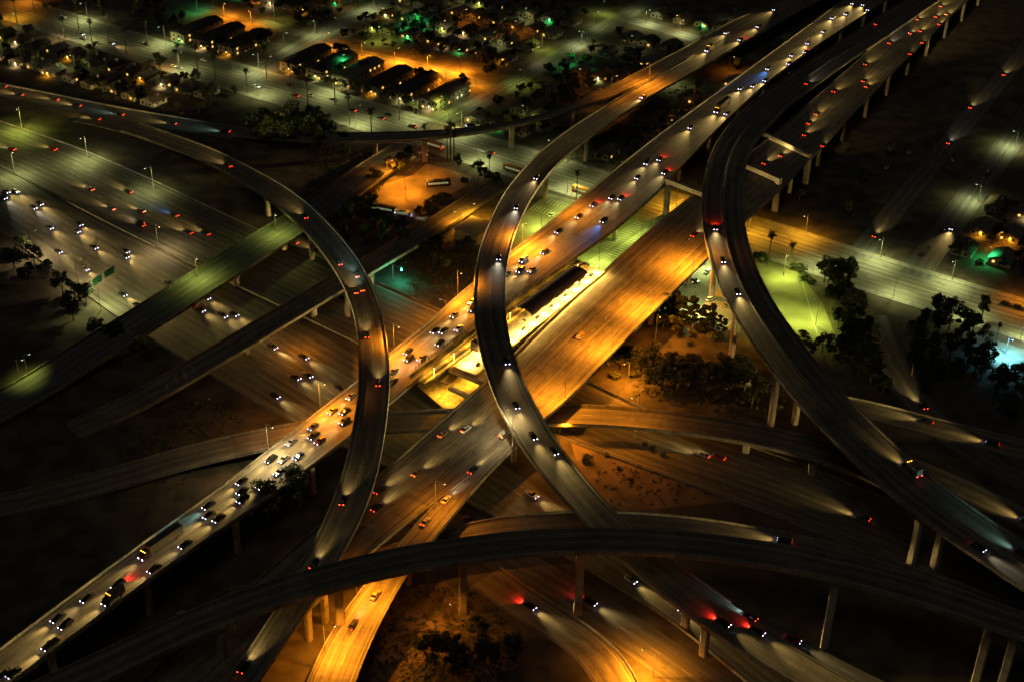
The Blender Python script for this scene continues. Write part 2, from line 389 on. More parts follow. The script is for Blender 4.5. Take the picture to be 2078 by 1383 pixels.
ground_road('SD', 'back_street', M_street, dz=.024, prof=[(0, 0, 0.0)], ext=(60, 0), Lp=[(340, 0), (430, 17), (520, 42), (612, 70)], Rp=None, width=10)
ground_road('SE', 'back_street', M_street, dz=.028, prof=[(0, 0, 0.0)], ext=(40, 60), Lp=[(1285, 43), (1345, 58), (1420, 82)], Rp=None, width=11)
ground_road('R14', 'ramp_road', M_ramp1, dz=.02, prof=[(0, 0, 0.0)], ext=(150, 0), smooth=12, Lp=[(0, 169), (135, 199), (236, 216), (354, 239), (465, 258), (540, 272)], Rp=[(0, 199), (101, 216), (182, 238), (337, 262), (438, 279), (540, 292)], width=13)
ground_road('R18', 'wooded_road', M_street, dz=.012, prof=[(0, 0, 0.0)], ext=(0, 60), smooth=10, Lp=[(1768, 640), (1795, 705), (1830, 775), (1872, 832), (1950, 905), (2060, 965)], Rp=None, width=12)
ground_road('R17', 'ramp_road', M_ramp1, dz=.016, prof=[(0, 0, 0.0)], ext=(0, 60), smooth=8, Lp=[(1705, 822), (1766, 833), (1880, 864), (2078, 914)], Rp=None, width=11)
ground_road('R19', 'ramp_road', M_ramp1, dz=.012, prof=[(0, 0, 0.0)], ext=(30, 60), smooth=8, Lp=[(1850, 945), (1930, 978), (2010, 1015), (2078, 1052)], Rp=None, width=11)
ground_road('R20', 'access_road', M_street, dz=.012, prof=[(0, 0, 0.0)], ext=(0, 0), smooth=8, Lp=[(1215, 695), (1300, 725), (1400, 752), (1530, 776), (1640, 800)], Rp=None, width=9)
ground_road('L1', 'exit_road', M_street, dz=.016, prof=[(0, 0, 0.0)], ext=(40, 60), smooth=8, Lp=[(960, 1095), (1060, 1150), (1190, 1225), (1330, 1318), (1430, 1390)], Rp=None, width=14)
ground_road('L2', 'loop_road', M_ramp1, dz=.02, prof=[(0, 0, 0.0)], ext=(0, 20), smooth=8, Lp=[(985, 1170), (1070, 1232), (1135, 1270), (1190, 1305), (1232, 1345), (1254, 1385), (1262, 1440)], Rp=None, width=12)

# --- bridges over the lower freeway
bridge('B1', 'road_bridge', 'straight greenish road bridge crossing the lower freeway at the far left', M_street, dict(prof=[(40, 800, .3), (150, 712, 3), (300, 640, 7), (560, 480, 7), (700, 385, 5), (850, 292, .2)], ext=(30, 0), smooth=8,
    Lp=[(60, 772), (140, 712), (243, 647), (482, 495), (620, 418), (740, 335), (838, 280)], Rp=[(95, 800), (180, 745), (297, 680), (590, 490), (690, 420), (790, 345), (862, 296)], width=17), cat='bridge', depth=1.6,
    piers=[(578, 505), (480, 578), (395, 625)])
bridge('B2', 'road_bridge', 'narrow dark road bridge with reddish side girder below the left flyover', M_ramp1, dict(prof=[(250, 835, .3), (400, 748, 6), (560, 660, 7), (760, 540, 7), (860, 480, 4), (1010, 388, .2)], ext=(20, 0), smooth=8,
    Lp=[(250, 832), (391, 752), (560, 651), (700, 567), (838, 487), (930, 428), (1006, 380)], Rp=None, width=11), cat='bridge', depth=2.2,
    piers=[(500, 720), (637, 640), (763, 580)])

# --- the upper freeway
zw = [(0, 1330, 14)]
WB = bridge('WB', 'freeway_viaduct', 'wide upper freeway carriageway full of oncoming headlights, left of the station', M_fwy, dict(prof=zw, ext=(60, 260), smooth=25, wsm=40,
    Lp=[(0, 1321), (135, 1217), (320, 1082), (448, 993), (546, 917), (700, 797), (791, 719), (865, 664), (929, 603), (1027, 522), (1108, 462), (1229, 362), (1330, 281), (1435, 205), (1560, 113), (1640, 55), (1715, 0)],
    Rp=[(50, 1365), (118, 1311), (290, 1187), (371, 1126), (516, 1031), (672, 917), (788, 822), (858, 758), (919, 714), (1027, 623), (1162, 527), (1263, 458), (1350, 375), (1450, 268), (1560, 165), (1660, 92), (1772, 20), (1850, -40)]), cat='viaduct',
    piers=[], auto=36)
EB = bridge('EB', 'freeway_viaduct', 'wide upper freeway carriageway with departing tail lights, right of the station', M_fwy_e, dict(prof=zw, ext=(60, 260), smooth=25, wsm=40,
    Lp=[(303, 1375), (381, 1301), (516, 1190), (640, 1075), (757, 981), (825, 920), (990, 775), (1047, 717), (1108, 657), (1209, 569), (1330, 458), (1570, 276), (1782, 88), (1893, -10)],
    Rp=[(440, 1420), (560, 1295), (680, 1185), (774, 1099), (884, 1012), (1003, 925), (1060, 888), (1145, 820), (1290, 668), (1435, 525), (1508, 450), (1560, 408), (1630, 340), (1700, 265), (1806, 152), (1884, 76), (1951, 12), (2010, -45)]), cat='viaduct', sides=([(0, (880, 1018)), ((1085, 872), 1)], True), auto=36)
R8 = bridge('R8', 'ramp_bridge', 'orange lit ramp peeling off the upper freeway down to the bottom edge', M_ramp1, dict(prof=[(1010, 905, 14.012), (884, 1015, 14.012), (700, 1270, 9), (650, 1383, 7)], ext=(0, 40), smooth=12, wsm=30,
    Lp=[(1040, 880), (960, 950), (884, 1022), (790, 1130), (690, 1257), (648, 1320), (624, 1383), (612, 1450)], Rp=[(1085, 873), (1040, 908), (1003, 944), (872, 1102), (825, 1160), (794, 1217), (761, 1284), (735, 1345), (717, 1383), (704, 1450)]), cat='ramp', sides=([((884, 1024), 1)], [((1012, 935), 1)]), auto=36)

# --- curved flyovers
R4 = bridge('R4', 'curved_flyover', 'long S shaped flyover curving down the left half of the picture', M_ramp, dict(prof=[(150, 234, .10), (250, 258, .3), (330, 285, 1.6), (450, 325, 6), (545, 392, 10.8), (640, 450, 14), (700, 530, 17), (750, 650, 19.5), (760, 790, 20.5), (740, 950, 20), (650, 1120, 18), (500, 1350, 15)], ext=(0, 40), smooth=14, wsm=40,
    Lp=[(150, 246), (230, 262), (300, 285), (330, 297), (388, 320), (448, 344), (505, 381), (546, 408), (580, 435), (620, 470), (671, 535), (690, 566), (710, 601), (722, 640), (729, 680), (730, 744), (730, 795), (722, 856), (709, 920), (690, 984), (672, 1032), (640, 1096), (607, 1163), (553, 1251), (489, 1345), (465, 1383)],
    Rp=[(150, 222), (240, 238), (300, 257), (357, 276), (438, 303), (505, 340), (573, 374), (623, 411), (674, 462), (724, 522), (747, 562), (768, 616), (779, 664), (788, 714), (790, 761), (788, 812), (782, 862), (771, 924), (764, 978), (741, 1035), (717, 1085), (690, 1133), (623, 1240), (570, 1310), (530, 1375), (512, 1400)]),
    sides=([((262, 262), 1)], [((262, 262), 1)]), piers=[(545, 437), (634, 525), (706, 640), (672, 1262)])
R2 = bridge('R2', 'curved_flyover', 'tall central flyover bending over the station with oncoming cars', M_ramp, dict(prof=[(1640, -10, 10), (1390, 140, 10.5), (1200, 270, 12), (1100, 345, 15), (1020, 470, 19), (993, 600, 21.5), (1010, 720, 22), (1070, 830, 21.5), (1150, 950, 20), (1220, 1050, 18.5), (1330, 1160, 16), (1450, 1240, 13), (1560, 1310, 10), (1700, 1400, 6)], ext=(200, 40), smooth=14, wsm=40,
    Lp=[(1625, 0), (1523, 47), (1418, 111), (1300, 175), (1202, 233), (1155, 263), (1094, 310), (1057, 351), (1024, 388), (1003, 431), (990, 466), (973, 498), (965, 552), (961, 600), (963, 647), (970, 687), (980, 728), (990, 768), (1010, 822), (1037, 873), (1067, 924), (1105, 968), (1155, 1025), (1240, 1112), (1330, 1200), (1435, 1278), (1557, 1355), (1607, 1383)],
    Rp=[(1664, 0), (1523, 80), (1390, 158), (1314, 199), (1246, 246), (1189, 286), (1135, 330), (1101, 367), (1078, 404), (1054, 445), (1034, 505), (1025, 549), (1022, 593), (1024, 647), (1030, 694), (1041, 721), (1057, 768), (1074, 805), (1098, 849), (1125, 896), (1142, 917), (1179, 968), (1216, 1015), (1262, 1065), (1397, 1166), (1520, 1246), (1581, 1298), (1632, 1331), (1749, 1400)]),
    sides=([((1400, 122), 1)], [(0, (1500, 1228))]), piers=[(1189, 327), (1106, 401), (1422, 1332), (1390, 1270)])
R15 = bridge('R15', 'curved_flyover', 'thin dark flyover arcing over the avenue along the top of the picture', M_ramp, dict(prof=[(1640, -30, 10), (1390, 110, 10.5), (1110, 238, 12), (950, 262, 13), (830, 279, 13), (690, 281, 10), (560, 279, 4), (470, 268, .4)], ext=(200, 0), smooth=14, wsm=40,
    Lp=[(1620, -12), (1594, 0), (1479, 47), (1390, 98), (1263, 165), (1189, 202), (1111, 233), (1027, 253), (960, 263), (858, 270), (690, 273), (560, 268), (470, 257)],
    Rp=[(1640, -8), (1625, 0), (1523, 46), (1418, 110), (1390, 121), (1290, 179), (1189, 216), (1101, 243), (1020, 263), (926, 276), (825, 288), (690, 289), (560, 288), (470, 278)]),
    sides=([(0, (520, 270))], [((1405, 118), (520, 280))]), piers=[(1029, 293), (862, 327), (1160, 262), (762, 320)])
R3 = bridge('R3', 'curved_flyover', 'broad two way flyover with a median barrier sweeping down the right side', M_two, dict(prof=[(1770, 52, 14.5), (1600, 190, 16), (1490, 300, 18.5), (1465, 420, 20.5), (1470, 520, 21), (1520, 620, 22), (1600, 730, 23), (1720, 860, 24.5), (1850, 985, 24), (2078, 1150, 21)], ext=(200, 60), smooth=12, wsm=60, width=17.2,
    Lp=[(1750, 50), (1660, 108), (1560, 172), (1523, 198), (1462, 256), (1439, 303), (1427, 360), (1423, 410), (1427, 458), (1437, 515), (1449, 559), (1469, 603), (1493, 647), (1523, 687), (1560, 744), (1594, 785), (1627, 829), (1668, 873), (1705, 906), (1745, 944), (1782, 981), (1850, 1038), (1917, 1086), (1985, 1133), (2078, 1197)],
    Rp=[(1799, 84), (1720, 135), (1654, 186), (1597, 236), (1557, 276), (1526, 313), (1511, 354), (1506, 405), (1508, 458), (1520, 509), (1540, 559), (1570, 620), (1611, 680), (1664, 751), (1715, 809), (1766, 859), (1830, 924), (1850, 944), (1904, 984), (1985, 1045), (2078, 1106)]),
    divider=True, piers=[(1443, 606), (1484, 722), (1560, 862), (1612, 858), (1833, 1165), (1895, 1150)], col=1.2)
R5 = bridge('R5', 'curved_flyover', 'unlit top level flyover arching across the bottom of the picture', M_ramp, dict(prof=[(100, 1383, 23), (340, 1280, 25), (700, 1160, 27), (1200, 1100, 28), (2078, 1270, 29)], ext=(50, 60), smooth=16, wsm=60, width=10.2,
    Lp=[(80, 1383), (118, 1365), (202, 1328), (337, 1264), (506, 1197), (700, 1139), (791, 1116), (892, 1101), (1027, 1082), (1162, 1075), (1263, 1075), (1390, 1082), (1479, 1092), (1614, 1111), (1715, 1136), (1826, 1163), (1985, 1217), (2078, 1247)],
    Rp=[(160, 1410), (209, 1383), (381, 1298), (516, 1240), (640, 1207), (700, 1190), (791, 1165), (892, 1149), (993, 1134), (1094, 1123), (1196, 1119), (1297, 1121), (1390, 1126), (1479, 1138), (1614, 1160), (1715, 1180), (1850, 1214), (1985, 1264), (2078, 1298)]),
    piers=[(935, 1228), (1172, 1245), (1672, 1312), (1975, 1400), (2050, 1352), (470, 1345), (676, 1268)])
R6 = bridge('R6', 'ramp_bridge', 'low orange tinted ramp passing under the upper freeway at centre', M_ramp1, dict(prof=[(200, 975, .5), (420, 918, 4), (600, 880, 7), (1200, 842, 7.5), (1700, 920, 7.5), (1900, 1010, 4), (2060, 1120, .4)], ext=(60, 40), smooth=14,
    Lp=[(190, 985), (337, 940), (438, 912), (573, 885), (700, 862), (831, 856), (1125, 841), (1189, 842), (1297, 849), (1390, 859), (1520, 880), (1640, 907), (1760, 945), (1880, 1010), (2060, 1125)], Rp=None, width=11.5), cat='ramp', piers=[(1500, 960), (1640, 975), (600, 905)])
R7 = bridge('R7', 'ramp_bridge', 'low dark ramp curving just above the unlit bottom flyover', M_ramp1, dict(prof=[(700, 1170, 3), (900, 1100, 6), (1100, 1068, 8), (1400, 1072, 8), (1700, 1122, 7), (2078, 1260, 4)], ext=(40, 60), smooth=14,
    Lp=[(730, 1158), (850, 1115), (960, 1084), (1044, 1069), (1162, 1060), (1263, 1062), (1390, 1070), (1540, 1094), (1681, 1123), (1830, 1168), (2078, 1262)], Rp=None, width=11), cat='ramp', piers=[(1500, 1105), (1300, 1085)])
R16 = ground_road('R16', 'merge_road', M_street, dz=.01, prof=[(1500, 1240, 12.0), (1600, 1300, 8), (1750, 1383, 4)], ext=(0, 30), smooth=6, Lp=[(1530, 1256), (1600, 1297), (1670, 1335), (1760, 1385)], Rp=None, width=6)

# straddle bents seen beside the right flyover
add_bent(R3, at(1351, 434), at(1440, 470), legs=(1, 0), drop=1.4)
add_bent(R3, at(1500, 395), at(1572, 428), legs=(0, 1), drop=1.4)
add_bent(R3, at(1536, 325), at(1634, 372), legs=(0, 1), drop=1.2)
add_bent(R4, at(680, 1120), at(757, 1138), legs=(0, 1), drop=4.2, rad=1.4)
add_bent(R5, at(387, 1365), at(462, 1405), legs=(1, 1), drop=1.6)
# regular columns under the long viaducts, kept clear of the roads below
def clear_of(p, own, m=2.5, zmax=99):
    for k, r in ROADS.items():
        if k in own: continue
        D, q, i, t = near(r.c, p)
        if D < r.hw[i] + m and q.z < zmax: return False
    return True
for r, own, offs in ((WB, ('WB',), (-6, 6)), (EB, ('EB', 'R8'), (-9, 0, 9)), (R8, ('R8', 'EB'), (0,)), (R4, ('R4',), ()), ):
    for i in range(8, len(r.c) - 4, 9):
        if r.c[i].z < 5: continue
        for o in offs:
            p = r.c[i] + r.n[i] * o; p.z = 0
            if clear_of(p, own, 1.2, r.c[i].z - 1): add_pier(r, p, .95)

# --- median barrier and shoulder walls of the lower freeway
def ground_wall(name, label, key, sgn, off, m, h=.85, th=.5, i0=0, i1=None, cat='barrier'):
    r = ROADS[key]; i1 = len(r.c) - 1 if i1 is None else i1; b = MB()
    u = lambda k: (lambda i: sgn * (r.hw[i] + off) + k)
    for (u0, z0), (u1, z1) in (((-th / 2, 0), (-th / 4, h)), ((-th / 4, h), (th / 4, h)), ((th / 4, h), (th / 2, 0))): strip(b, r, u(u0), u(u1), z0, z1, i0, i1)
    return tag(b.build(name, m), label, cat)
n1 = len(ROADS['C1'].c)
ground_wall('median_barrier', 'pale concrete median barrier splitting the lower freeway at left', 'C1', -1, 1.2, M_parapet)
ground_wall('edge_barrier', 'low concrete barrier along the far edge of the lower freeway', 'C1', 1, .6, M_parapet)
ground_wall('edge_barrier', 'low concrete barrier along the near edge of the lower freeway', 'C2', -1, .6, M_parapet)
ground_wall('edge_barrier', 'low barrier beside the tail light ramp at the upper left', 'R14', 1, .6, M_parapet, h=.9)
ground_wall('edge_barrier', 'orange lit barrier along the outer edge of the bottom loop road', 'L2', 1, .4, M_parapet)
ground_wall('edge_barrier', 'thin barrier beside the lit ramp at the right edge', 'R17', 1, .4, M_parapet)

# --- pavements with kerbs along the avenue
r = ROADS['FIG']
for sg, nm in ((1, 'north'), (-1, 'south')):
    b = MB(); h = 13.5
    strip(b, r, sg * h, sg * h, .008, .14); strip(b, r, sg * h, sg * (h + 3.6), .14, .14); strip(b, r, sg * (h + 3.6), sg * (h + 3.6), .14, -.04)
    struct(b.build('pavement', M_walk))

# --- car parks and yards
def sheet(name, pts, m, z=.02):
    b = MB(); b.poly([at(x, y, z) for x, y in pts][::-1]); return struct(b.build(name, m))
t6 = lambda x, y: (730 + x / 6.494, 280 + y / 6.494)
sheet('bus_yard', [t6(*p) for p in ((230, 640), (700, 490), (880, 340), (1230, 430), (1480, 520), (1400, 640), (980, 840), (850, 1010), (620, 1060), (430, 990), (220, 860))], M_lotd, .03)
sheet('car_park', [(1022, 470), (1110, 392), (1250, 428), (1350, 458), (1528, 512), (1512, 575), (1500, 676), (1400, 648), (1330, 622), (1250, 590), (1170, 552), (1100, 560), (1020, 520)], M_lot, .03)
sheet('grass_field', [(1532, 523), (1618, 552), (1668, 612), (1700, 694), (1600, 700), (1508, 676), (1518, 575)], M_grass, .03)
sheet('yard', [(2008, 685), (2090, 712), (2090, 768), (2045, 765), (2010, 735)], M_lot, .03)
sheet('dirt_slope', [(1150, 870), (1290, 880), (1400, 915), (1560, 985), (1500, 1015), (1250, 1040), (1185, 985)], mat('bare_dirt', (.17, .12, .075), .95, noise=.45, scale=.09), .0)
sheet('dirt_slope', [(800, 1190), (905, 1180), (960, 1240), (930, 1290), (870, 1330), (800, 1400), (735, 1400), (770, 1300)], mat('bare_dirt_low', (.17, .12, .075), .95, noise=.5, scale=.09), .0)
# painted bay lines
b = MB()
def bays(p0, p1, n, L, ang, m=b, z=.036, wd=.16):
    A, B = at(*p0, z), at(*p1, z); d = (B - A).normalized(); q = Vector((math.cos(ang), math.sin(ang), 0))
    for i in range(n + 1):
        c = A.lerp(B, i / n); m.quad(c - d * wd, c + d * wd, c + d * wd + q * L, c - d * wd + q * L)
    m.quad(A, B, B + (q * wd), A + (q * wd))
e1 = Vector((math.sin(R(30.5)), math.cos(R(30.5)), 0)); e2 = Vector((math.sin(R(121.5)), math.cos(R(121.5)), 0)); A1 = math.atan2(e1.y, e1.x); A2 = math.atan2(e2.y, e2.x)
bays((1075, 425), (1200, 462), 18, 5, A1); bays((1120, 405), (1240, 440), 18, 5, A1 + math.pi)
bays((1215, 500), (1290, 450), 14, 5, A2); bays((1235, 515), (1310, 465), 14, 5, A2); bays((1195, 530), (1222, 512), 6, 5, A2)
bays((1330, 440), (1388, 402), 12, 5, A2)
bays((1400, 640), (1475, 662), 12, 5, A1); bays((1340, 580), (1395, 545), 12, 5, A2)
struct(b.build('bay_markings', M_paint))
b = MB(); bays((1540, 600), (1660, 636), 22, 4.5, A1, b, .034, .07); bays((1575, 650), (1680, 676), 18, 4.5, A1, b, .034, .07)
A, B = at(1628, 572, .034), at(1662, 690, .034); d = (B - A).normalized(); q = Vector((-d.y, d.x, 0)); b.quad(A - q * .25, A + q * .25, B + q * .25, B - q * .25)
struct(b.build('worn_markings', mat('worn_paint', (.26, .26, .17), .9)))

# ================================================================ vehicles
PAINTS = dict(black=(.012, .012, .014), grey=(.09, .09, .095), silver=(.35, .36, .37), white=(.72, .72, .70), red=(.22, .015, .012), blue=(.02, .05, .14), gold=(.30, .22, .10), green=(.02, .12, .07), dark=(.03, .028, .03), orange=(.55, .22, .03))
M_car = {k: mat(k + '_car_paint', v, .28, .25 if k in ('silver', 'grey') else 0) for k, v in PAINTS.items()}
def loft(mb, secs, mi=0):
    rings = []
    for x, zb, zt, hw, tw in secs:
        zm = zb + (zt - zb) * .55
        rings.append([Vector(p) for p in ((x, -hw * .9, zb), (x, -hw, zm), (x, -hw * tw, zt), (x, hw * tw, zt), (x, hw, zm), (x, hw * .9, zb))])
    for A, B in zip(rings[:-1], rings[1:]):
        for i in range(6): mb.quad(A[i], B[i], B[(i + 1) % 6], A[(i + 1) % 6], mi=mi)
    mb.poly(rings[0], mi); mb.poly(rings[-1][::-1], mi)
def frustum(mb, base, top, roof=False):
    b = [Vector(p) for p in base]; t = [Vector(p) for p in top]
    for i in range(4): mb.quad(b[i], b[(i + 1) % 4], t[(i + 1) % 4], t[i])
    if roof: mb.quad(*t)
def rect(x0, x1, hw, z): return [(x0, -hw, z), (x1, -hw, z), (x1, hw, z), (x0, hw, z)]
def wheel_mesh(r=.33, wd=.24):
    b = MB(); n = 12
    for sgn in (1,):
        ring = lambda y, rr: [Vector((rr * math.cos(2 * math.pi * i / n), y, rr * math.sin(2 * math.pi * i / n))) for i in range(n)]
        A, B, Ci, D = ring(-wd / 2, r), ring(wd / 2, r), ring(-wd / 2 - .004, r * .6), ring(wd / 2 + .004, r * .6)
        for i in range(n):
            j = (i + 1) % n; b.quad(A[i], A[j], B[j], B[i]); b.quad(A[i], A[j], Ci[j], Ci[i]); b.quad(B[i], B[j], D[j], D[i])
        b.poly(Ci, 1); b.poly(D, 1)
    return b.mesh('wheel', [M_tyre, M_metal])
WHEEL = wheel_mesh(); WHEEL_BIG = wheel_mesh(.5, .32)
def lens(x, y, z, sx, sy, sz):
    b = MB(); b.box(x - sx / 2, x + sx / 2, y - sy / 2, y + sy / 2, z - sz / 2, z + sz / 2); return b
def face_lens(x, y, z, sy, sz, sg):
    """lamp glass: a shallow wedge whose lit face looks outward (sg +1 front, -1 back)"""
    b = MB(); v = lambda dx, dy, dz: Vector((x + sg * dx, y + dy * sy / 2, z + dz * sz / 2))
    A, B2, C2, D2 = v(.10, -1, -1), v(.10, 1, -1), v(.05, 1, 1), v(.05, -1, 1); E, F2, G, Hh = v(-.06, -1.08, -1), v(-.06, 1.08, -1), v(-.06, 1.08, 1.12), v(-.06, -1.08, 1.12); u = Vector((0, 0, .02))
    b.quad(*((A, B2, C2, D2) if sg > 0 else (B2, A, D2, C2)))
    for q in ((E, A, D2, Hh), (B2, F2, G, C2), (D2 + u, C2 + u, G, Hh), (F2, E, Hh, G), (A, E, F2, B2)): b.quad(*q, mi=1)
    return b
KITS = {}
def kit(kind):
    """meshes of one vehicle kind: list of (part name, mesh without paint, role)"""
    if kind in KITS: return KITS[kind]
    P = []; win = MB(); body = MB(); L = 4.6
    wheels = [(1.38, .8), (1.38, -.8), (-1.38, .8), (-1.38, -.8)]; wm = WHEEL; wr = .33
    if kind == 'sedan':
        loft(body, [(-2.3, .42, .82, .74, .9), (-2.1, .28, .94, .88, .9), (-1.2, .26, .97, .91, .9), (.9, .26, .92, .91, .9), (1.9, .27, .80, .88, .88), (2.2, .32, .70, .80, .88), (2.32, .40, .62, .70, .9)])
        frustum(win, rect(-1.75, .98, .80, .93), rect(-1.0, .22, .60, 1.40)); frustum(body, rect(-1.02, .24, .615, 1.39), rect(-.95, .16, .55, 1.45), True)
        hl = (2.22, .62, .66); tl = (-2.24, .62, .76)
    elif kind == 'suv':
        loft(body, [(-2.35, .45, 1.02, .80, .92), (-2.2, .32, 1.10, .93, .93), (-1.2, .3, 1.12, .95, .93), (1.0, .3, 1.08, .95, .92), (2.0, .32, .98, .92, .9), (2.3, .36, .86, .86, .9), (2.4, .45, .75, .78, .9)])
        frustum(win, rect(-2.1, 1.15, .86, 1.09), rect(-1.75, .45, .72, 1.66)); frustum(body, rect(-1.78, .48, .735, 1.65), rect(-1.65, .35, .66, 1.75), True)
        hl = (2.3, .68, .80); tl = (-2.3, .72, .98); wheels = [(1.42, .84), (1.42, -.84), (-1.42, .84), (-1.42, -.84)]
    elif kind == 'pickup':
        loft(body, [(-2.7, .5, .98, .88, .95), (-2.65, .4, 1.02, .94, .95), (-.7, .36, 1.05, .96, .94), (1.3, .36, 1.08, .96, .92), (2.4, .38, .98, .93, .9), (2.65, .45, .82, .85, .9)])
        body.box(-2.55, -.75, -.72, .72, 1.03, 1.034); body.box(-2.65, -.7, .76, .92, 1.03, 1.22); body.box(-2.65, -.7, -.92, -.76, 1.03, 1.22); body.box(-2.68, -2.58, -.76, .76, 1.02, 1.22)
        frustum(win, rect(-.72, 1.35, .86, 1.06), rect(-.55, .65, .70, 1.68)); frustum(body, rect(-.57, .68, .715, 1.67), rect(-.5, .58, .64, 1.76), True)
        hl = (2.56, .70, .84); tl = (-2.66, .82, .85); wheels = [(1.65, .84), (1.65, -.84), (-1.65, .84), (-1.65, -.84)]
    elif kind == 'van':
        loft(body, [(-2.5, .4, 1.9, .9, .9), (-2.45, .34, 2.02, .96, .9), (1.2, .34, 2.02, .96, .88), (1.3, .34, 1.95, .96, .86)])
        loft(body, [(1.3, .34, 1.08, .95, .95), (2.2, .36, .98, .93, .92), (2.45, .42, .8, .85, .9)])
        frustum(win, rect(1.302, 2.0, .88, 1.08), rect(1.303, 1.36, .8, 1.9), True)
        win.box(-2.2, 1.1, -.972, .972, 1.2, 1.62)
        hl = (2.36, .7, .82); tl = (-2.48, .8, 1.0); wheels = [(1.6, .84), (1.6, -.84), (-1.6, .84), (-1.6, -.84)]
    elif kind in ('bus', 'shuttle'):
        L = 12.0 if kind == 'bus' else 7.2; h = 2.95 if kind == 'bus' else 2.6; W = 1.25 if kind == 'bus' else 1.1; x = L / 2
        loft(body, [(-x, .5, h - .25, W - .1, .9), (-x + .15, .35, h, W, .93), (x - .25, .35, h, W, .93), (x, .45, h - .3, W - .08, .9)])
        for k in range(8 if kind == 'bus' else 4):
            st = (L - 2.0) / (8 if kind == 'bus' else 4); a = -x + .8 + k * st
            win.box(a, a + st - .18, -W - .012, -W + .1, 1.25, 2.25); win.box(a, a + st - .18, W - .1, W + .012, 1.25, 2.25)
        win.box(x - .12, x + .03, -W + .2, W - .2, 1.1, 2.3); win.box(-x - .02, -x + .1, -W + .25, W - .25, 1.5, 2.2)
        u = MB(); u.box(-x + 1.2, -x + 3.4, -.75, .75, h - .02, h + .28, taper=.1); u.box(x - 4.2, x - 2.4, -.6, .6, h - .02, h + .2, taper=.1)
        P.append(('roof_unit', u.mesh('roof_unit', mat(kind + '_roof_unit', (.3, .3, .28), .7)), None))
        hl = (x - .06, W - .3, .75); tl = (-x + .02, W - .25, .95); wm = WHEEL_BIG; wr = .5
        wheels = [(x - 2.5, W - .15), (x - 2.5, -W + .15), (-x + 2.3, W - .15), (-x + 2.3, -W + .15)]
    elif kind == 'truck':            # tractor with a long box trailer
        loft(body, [(5.6, .6, 2.7, 1.15, .93), (5.75, .5, 2.9, 1.2, .92), (7.0, .5, 2.85, 1.2, .9), (7.4, .5, 2.0, 1.18, .92), (8.1, .55, 1.55, 1.1, .9), (8.25, .6, 1.4, 1.0, .9)])
        frustum(win, rect(6.9, 7.55, 1.0, 1.95), rect(6.85, 7.1, .95, 2.68), True)
        t = MB(); t.box(-8.0, 5.2, -1.27, 1.27, 1.15, 4.0); t.box(-7.9, 5.1, -1.29, 1.29, 1.13, 1.25)
        P.append(('trailer', t.mesh('trailer', mat('trailer_panel', (.10, .09, .085), .6, noise=.3, scale=.6)), None))
        hl = (8.2, .85, .95); tl = (-8.02, 1.0, 1.0); wm = WHEEL_BIG; wr = .5
        wheels = [(7.3, 1.0), (7.3, -1.0), (4.4, 1.0), (4.4, -1.0), (-6.2, 1.0), (-6.2, -1.0), (-7.3, 1.0), (-7.3, -1.0)]
    elif kind == 'box_truck':
        loft(body, [(2.0, .5, 2.2, 1.05, .93), (2.1, .42, 2.3, 1.1, .92), (2.9, .42, 2.25, 1.1, .88), (3.3, .45, 1.5, 1.08, .92), (3.9, .5, 1.15, 1.0, .9)])
        frustum(win, rect(2.9, 3.35, .95, 1.48), rect(2.85, 3.0, .88, 2.14), True)
        t = MB(); t.box(-3.6, 1.95, -1.2, 1.2, .95, 3.2)
        P.append(('cargo_box', t.mesh('cargo_box', mat('cargo_panel', (.16, .13, .10), .6, noise=.3, scale=.6)), None))
        hl = (3.84, .75, .82); tl = (-3.62, .95, .9); wm = WHEEL_BIG; wr = .42; wheels = [(2.7, .95), (2.7, -.95), (-2.2, .95), (-2.2, -.95)]
    P.append(('body', body, 'paint')); P.append(('window', win, 'glass'))
    for x, y in wheels: P.append(('wheel', (wm, (x, y, wr)), None))
    big = 1.25 if kind in ('bus', 'truck', 'box_truck') else 1.0
    for sg in (1, -1):
        P.append(('headlight', face_lens(hl[0], sg * hl[1], hl[2], .36 * big, .28 * big, 1), 'head'))
        P.append(('tail_light', face_lens(tl[0], sg * tl[1], tl[2], .42 * big, .28 * big, -1), 'tail'))
    if kind in ('truck', 'box_truck'):
        zt = 2.9 if kind == 'truck' else 3.2; xx = (6.9 if kind == 'truck' else 1.7)
        for yy in (-.8, 0, .8): P.append(('marker_light', lens(xx, yy, zt + .06, .2, .22, .14), 'amber'))
    KITS[kind] = (P, hl); return KITS[kind]
_mesh = {}
def partmesh(kind, i, nm, src, m):
    k = (kind, i, m.name)
    if k not in _mesh: _mesh[k] = src.mesh(nm, [m, M_dark] if max(src.mi) else m)
    return _mesh[k]
# headlight beams: real spot lamps, one data block per colour
def beam_data(name, col, power):
    l = bpy.data.lights.new(name, 'AREA'); l.shape = 'RECTANGLE'; l.size = 1.5; l.size_y = .16; l.energy = power * HEAD; l.color = col; l.spread = R(54)
    l.use_nodes = True; n = l.node_tree.nodes; lk = l.node_tree.links; em = n['Emission']
    fo = n.new('ShaderNodeLightFalloff'); fo.inputs['Strength'].default_value = 1.0; fo.inputs['Smooth'].default_value = 0; lk.new(fo.outputs['Linear'], em.inputs['Strength'])
    return l
BEAM = dict(w=beam_data('halogen_beam', (1.0, .67, .20), 16), c=beam_data('xenon_beam', (1.0, .88, .62), 9), b=beam_data('blue_beam', (.05, .30, 1.0), 12), t=beam_data('teal_beam', (.38, .80, .78), 10), v=beam_data('pale_beam', (1.0, .72, .28), 11))
rear = bpy.data.lights.new('brake_glow', 'SPOT'); rear.energy = 3000; rear.color = (1.0, .02, .01); rear.spot_size = R(110); rear.spot_blend = .9; rear.shadow_soft_size = .2
PROTO = {}
